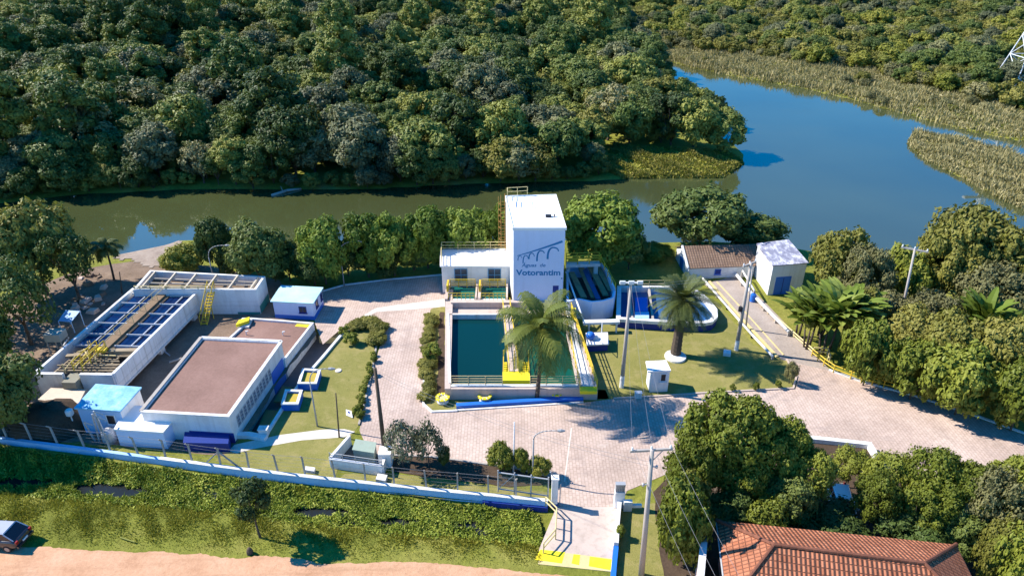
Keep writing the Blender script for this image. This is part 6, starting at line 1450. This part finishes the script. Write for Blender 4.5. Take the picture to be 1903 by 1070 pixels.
# ============================================================ poles, lamps, wires, pylon, vehicles
def pole(label, base, top, mat, r=.15, arms=(), lean=None, foot=None, name='utility_pole', dropw=None):
    b = P(*base); x, z = onplane(top[0], top[1], b.y); tp = Vector((x if lean is None else b.x+lean, b.y, z)); o = thing(name, label, 'pole', b)
    m = MB(); m.tube(b-Vector((0, 0, .3)), tp, r*1.2, r*.72, 10); part(o, 'shaft', m, mat, True)
    if foot: m = MB(); f = b.lerp(tp, .12); m.tube(b-Vector((0, 0, .05)), f, r*1.26, r*1.2, 10); part(o, 'painted_foot', m, M['white'])
    ends = []
    for (dz, half, ang, n) in arms:
        c = tp-Vector((0, 0, dz)); d = Vector((math.cos(ang), math.sin(ang), 0)); s = Vector((-d.y, d.x, 0))
        m = MB(); q = [c-d*half-s*.06+s*.14, c+d*half-s*.06+s*.14, c+d*half+s*.06+s*.14, c-d*half+s*.06+s*.14]; m.hexa([v-Vector((0, 0, .07)) for v in q], [v+Vector((0, 0, .07)) for v in q]); m.tube(c+d*half*.6+s*.14, c-Vector((0, 0, .8)), .03); part(o, 'crossarm', m, M['polecon'])
        for k in range(n):
            p = c-d*half*.9+d*half*1.8*k/max(1, n-1)+s*.14; m = MB(); m.lathe(p+Vector((0, 0, .07)), [(.03, 0), (.07, .03), (.05, .09), (.07, .13), (.05, .2), (.02, .24)], 8); part(o, 'insulator', m, M['palemetal']); ends.append(p+Vector((0, 0, .3)))
    return o, tp, ends
o1, t1, en1 = pole('pale concrete pole with a floodlight bar on the lawn left of the date palm', (1155, 719), (1173, 524), M['polecon'], .17, foot=True)
m = MB(); m.box(t1.x-.95, t1.x+.95, t1.y-.06, t1.y+.06, t1.z-.12, t1.z-.02); part(o1, 'crossarm', m, M['palemetal'])
for k in range(3): m = MB(); m.box(t1.x-.95+k*.72, t1.x-.50+k*.72, t1.y-.22, t1.y-.061, t1.z-.14, t1.z+.16); part(o1, 'floodlight', m, M['palemetal'])
o2, t2, en2 = pole('weathered concrete power pole with white foot at the right of the lawn', (1368, 650), (1396, 488), M['polecon'], .17, [(.2, .9, .6, 3)], foot=True)
m = MB(); f = P(1368, 650).lerp(t2, .50); m.lathe((f.x-.25, f.y, f.z-.4), [(.10, 0), (.2, .05), (.2, .5), (.1, .55)], 10); part(o2, 'junction_box', m, M['dark'])
o2b, t2b, _ = pole('thin secondary post just right of the weathered power pole', (1386, 612), (1398, 500), M['polecon'], .08, name='post')
o3, t3, en3 = pole('dark timber pole without crossarm beside the walled enclosure', (716, 850), (697, 684), M['polewood'], .16)
o4, t4, en4 = pole('near concrete power pole with crossarm at the bottom of the photo', (1192, 1068), (1212, 836), M['polecon'], .17, [(.12, 1.25, .08, 3)], foot=False)
m = MB()
for z, s in ((-1.2, .35), (-2.6, -.3)): m.tube((t4.x, t4.y, t4.z+z), (t4.x+s, t4.y-.1, t4.z+z), .04); m.lathe((t4.x+s, t4.y-.1, t4.z+z-.1), [(.03, 0), (.08, .05), (.08, .2), (.03, .25)], 8)
part(o4, 'bracket', m, M['metal'])
o5, t5, en5 = pole('leaning pole with tilted crossarm among the right thicket trees', (1668, 622), (1700, 464), M['polecon'], .13, [(.05, 1.15, -.5, 3)])
pole('thin dark post on the left lawn near the path', (630, 812), (624, 730), M['polewood'], .06, name='post')
pole('thin post in the garden bed beside the yellow green bush', (954, 878), (956, 784), M['palemetal'], .055, name='post')
pole('thin white mast at the water right of the olive tree', (1617, 500), (1615, 460), M['palemetal'], .06, name='mast')
pole('thin bare pole at the left shore beside the small palm', (226, 545), (222, 505), M['polewood'], .06, name='post')
def lamp(label, base, top, end, bowed=True):
    b = P(*base); x, z = onplane(*top, b.y); xe, ze = onplane(*end, b.y); o = thing('street_lamp', label, 'lamp post', b)
    m = MB(); m.tube(b, (b.x, b.y, z-.5), .08, .05, 8); pts = [Vector((b.x, b.y, z-.5)).lerp(Vector((xe, b.y, ze)), 0)]
    n = 8; A = Vector((b.x, b.y, z-.5)); B = Vector((b.x+.05*(xe-b.x), b.y, max(z, ze)+.1)); C = Vector((xe, b.y, ze))
    pts = [(1-q)**2*A+2*q*(1-q)*B+q*q*C for q in [i/n for i in range(n+1)]]; m.path(pts, .05, .035, 8); part(o, 'post', m, M['lampgrey'], True)
    m = MB(); d = (C-A); d.z = 0; d.normalize(); h = C+d*.25; m.tube(C, h, .09, .13, 10); m.tube(h, h+d*.3, .13, .06, 10); part(o, 'lamp_head', m, M['lampgrey'])
    return o
lamp('tall curved street lamp among the lakeside trees', (640, 532), (634, 462), (663, 449))
lamp('curved street lamp behind the cross tank', (400, 530), (396, 470), (418, 456))
lamp('curved street lamp over the garden bed by the gate', (990, 893), (990, 806), (1036, 800))
lamp('thin curved garden lamp on the left lawn by the blue valve boxes', (590, 792), (583, 700), (610, 685))
def wire(label, ends, sag, r=.008):
    m = MB()
    for a, b in ends:
        a, b = Vector(a), Vector(b); n = 14; pts = [a.lerp(b, i/n)-Vector((0, 0, sag*4*(i/n)*(1-i/n))) for i in range(n+1)]; m.path(pts, r, n=4)
    return solo('power_line', label, 'cable', m, M['palewire'])
wire('cables from the near crossarm pole to the floodlight pole', [(en4[k], t1+Vector((-.3+.3*k, 0, -.1))) for k in range(3)], .5)
wire('cables from the dark timber pole to the near crossarm pole', [(t3-Vector((0, 0, .2+.3*k)), t4-Vector((0, 0, .9+.3*k))) for k in range(2)], .8)
wire('cables from the near crossarm pole running out of the bottom of the photo', [(e, (e.x+3.5, 12, e.z-.3)) for e in en4], .4)
wire('cables from the floodlight pole to the weathered power pole', [(t1-Vector((0, 0, .2+.25*k)), t2-Vector((0, 0, .3+.25*k))) for k in range(2)], .5)

# lattice pylon at the right edge
b = Vector((*G(1866, 140, 3), 0)); b.z = float(terrain([b.x], [b.y], False)[0]); py_ = thing('lattice_pylon', 'pale steel lattice pylon at the upper right edge', 'pylon', b)
dpt = depth(b.x, b.y, 10); hw0 = 38*dpt/FOC; H_ = 30.0; lv = 7
cx_ = b.x+hw0
for sx in (-1, 1):
    for sy in (-1, 1):
        m = MB(); m.path([(cx_+sx*hw0*k, b.y+sy*hw0*k, b.z+H_*f) for k, f in ((1, 0), (.14, .66), (.14, 1))], .16, .10, 6); part(py_, 'leg', m, M['palemetal'])
m = MB()
def pp(sx, sy, f): k = max(.14, 1-1.3*f); return Vector((cx_+sx*hw0*k, b.y+sy*hw0*k, b.z+H_*f))
for i in range(lv):
    f0, f1 = i/lv, (i+1)/lv
    for (a, c) in (((-1, -1), (1, -1)), ((1, -1), (1, 1)), ((1, 1), (-1, 1)), ((-1, 1), (-1, -1))):
        m.tube(pp(*a, f0), pp(*c, f1), .09, n=5); m.tube(pp(*c, f0), pp(*a, f1), .09, n=5); m.tube(pp(*a, f1), pp(*c, f1), .09, n=5)
part(py_, 'bracing', m, M['palemetal'])
m = MB()
for f in (.78, .97): m.hexa([pp(-1, -1, f)+Vector((-4, 0, -.1)), pp(1, -1, f)+Vector((4, 0, -.1)), pp(1, 1, f)+Vector((4, 0, -.1)), pp(-1, 1, f)+Vector((-4, 0, -.1))], [pp(-1, -1, f)+Vector((-4, 0, .15)), pp(1, -1, f)+Vector((4, 0, .15)), pp(1, 1, f)+Vector((4, 0, .15)), pp(-1, 1, f)+Vector((-4, 0, .15))])
part(py_, 'crossarm', m, M['palemetal'])

# vehicles
def carpaint(name, col):
    m, nt, b = newmat(name); b.inputs['Base Color'].default_value = (*col, 1); b.inputs['Roughness'].default_value = .28; b.inputs['Specular IOR Level'].default_value = .5; b.inputs['Coat Weight'].default_value = .6; b.inputs['Coat Roughness'].default_value = .08
    n = noise(nt, 3, 4); nt.links.new(mixc(nt, .12, col, ramp(nt, n, [(.3, (.2, .16, .12)), (.7, col)])), b.inputs['Base Color']); return m
M['carglass'] = glass('car_glass', (.010, .013, .02), .06); M['lampred'] = flat('tail_lamp_red', (.25, .01, .01), .3); M['lampclear'] = flat('headlight_clear', (.6, .6, .6), .2); M['rim'] = flat('wheel_rim', (.35, .35, .37), .35, .5, .6)
def hatchback(name, label, loc, rz, body_m, roof_m, L=3.9, W=1.66):
    """rear at +x; profile sections lofted along x"""
    o = thing(name, label, 'car', loc, None, rz); h = W/2
    # (x, half width low, half width belt, z low, z belt)
    sec = [(-L/2, .62, .60, .34, .58), (-L/2+.12, .76, .72, .24, .70), (-1.0, h, h*.95, .20, .86), (-.4, h, h*.96, .20, .90), (.8, h, h*.96, .20, .94), (1.5, h, h*.95, .22, .96), (L/2-.1, h*.96, h*.90, .28, .94), (L/2, h*.90, h*.84, .36, .80)]
    bm = bmesh.new(); rings = []
    for x, wl, wb, z0, z1 in sec:
        ring = [(-wl*.86, z0), (-wl, z0+.14), (-wl, (z0+z1)/2), (-wb, z1-.05), (-wb*.86, z1), (wb*.86, z1), (wb, z1-.05), (wl, (z0+z1)/2), (wl, z0+.14), (wl*.86, z0)]
        rings.append([bm.verts.new((x, y, z)) for y, z in ring])
    for a, b in zip(rings[:-1], rings[1:]):
        for i in range(10): j = (i+1) % 10; bm.faces.new((a[i], a[j], b[j], b[i]))
    bm.faces.new(rings[0]); bm.faces.new(list(reversed(rings[-1])))
    bmesh.ops.recalc_face_normals(bm, faces=bm.faces); me = bpy.data.meshes.new('body'); bm.to_mesh(me); bm.free(); me.polygons.foreach_set('use_smooth', [True]*len(me.polygons)); me.materials.append(body_m); body = link('body', me, o)
    bv = body.modifiers.new('soft', 'SUBSURF'); bv.levels = 1; bv.render_levels = 1
    gh = [(-1.05, .68, .885), (-.25, .60, 1.36), (1.15, .60, 1.40), (1.78, .66, .93)]   # glasshouse
    m = MB(); k = m.add([(x, s*wd, z) for x, wd, z in gh for s in (-1, 1)])
    for i in range(3): a = k+2*i; m.face((a, a+1, a+3, a+2))
    for s in (0, 1): m.face([k+2*i+s for i in range(4)])
    m.face((k, k+1, k+7, k+6)); link('glasshouse', m.data('glasshouse', M['carglass'], (0, 0, 0)), o)
    m = MB(); 
    m.hexa([(-.32, -.585, 1.345), (1.18, -.60, 1.385), (1.18, .60, 1.385), (-.32, .585, 1.345)], [(-.22, -.50, 1.415), (1.12, -.52, 1.445), (1.12, .52, 1.445), (-.22, .50, 1.415)])
    for s in (-1, 1):
        for (xa, wa, za), (xb, wb, zb) in zip(gh[:-1], gh[1:]):
            if abs(za-zb) > .2: m.tube((xa, s*wa*1.005, za), (xb, s*wb*1.01, zb), .04, n=6)
        m.tube((.45, s*.655, .92), (.40, s*.605, 1.37), .035, n=6)
    link('roof', m.data('roof', roof_m, (0, 0, 0)), o)
    for x in (-1.22, 1.22):
        for s in (-1, 1):
            m = MB(); m.tube((x, s*(h-.2), .29), (x, s*(h+.01), .29), .29, n=18); wh = link('wheel', m.data('wheel', M['rubber'], (0, 0, 0)), o)
            m = MB(); m.tube((x, s*(h+.005), .29), (x, s*(h+.02), .29), .18, n=14); link('rim', m.data('rim', M['rim'], (0, 0, 0)), wh)
    for s in (-1, 1):
        m = MB(); m.box(L/2-.08, L/2+.02, s*.62-.1, s*.62+.1, .66, .88); link('tail_lamp', m.data('tail_lamp', M['lampred'], (0, 0, 0)), o)
        m = MB(); m.box(-L/2-.01, -L/2+.14, s*.55-.14, s*.55+.14, .52, .66); link('headlight', m.data('headlight', M['lampclear'], (0, 0, 0)), o)
        m = MB(); m.box(-.75, -.6, s*(h+.02)-.09, s*(h+.02)+.09, .90, 1.02); link('mirror', m.data('mirror', body_m, (0, 0, 0)), o)
    m = MB(); m.box(L/2-.05, L/2+.06, -.72, .72, .34, .50); link('bumper', m.data('bumper', body_m, (0, 0, 0)), o)
    m = MB(); m.box(L/2+.001, L/2+.065, -.22, .22, .51, .62); link('number_plate', m.data('number_plate', M['palemetal'], (0, 0, 0)), o)
    return o
c = P(2, 1015); hatchback('parked_car', 'dark hatchback with roof coloured pale as sky glare, parked on the dirt road at the left edge', (c.x-.2, c.y+.35, .12), math.radians(-6), carpaint('dark_car_paint', (.018, .016, .024)), carpaint('sky_glare_roof', (.36, .38, .43)))  # pale roof colour stands for sky glare on the dark car
c = P(1560, 948); hatchback('parked_car', 'white car parked in shade under the feathery trees', (c.x, c.y, .03), math.radians(80), carpaint('white_car_paint', (.75, .76, .78)), carpaint('white_roof_paint_car', (.78, .79, .8)))
# small debris on the verge
mb = MB(); a, b = P(224, 1000), P(252, 1009); mb.tube(a+Vector((0, 0, .12)), b+Vector((0, 0, .12)), .05, n=8); solo('green_pipe', 'thin pale green pipe lying on the verge grass', 'pipe', mb, M['leaf_yellow'])
mb = MB(); a = P(465, 1028); mb.lathe(a, [(.22, 0), (.2, .3), (.12, .5), (.05, .55)], 9); solo('tree_stump', 'small dark stump on the grass edge by the dirt road', 'stump', mb, M['polewood'])

mb = MB(); a, b = P(505, 364, WATER_Z), P(560, 352, WATER_Z); mb.path([a, a.lerp(b, .5)+Vector((0, .3, .25)), b+Vector((0, 0, .1))], .28, .16, 8); mb.tube(a.lerp(b, .4), a.lerp(b, .4)+Vector((-.6, .8, .9)), .12, .04, 6); solo('driftwood_log', 'long pale fallen log lying in the water at the far bank', 'log', mb, M['polecon'], smooth=True)
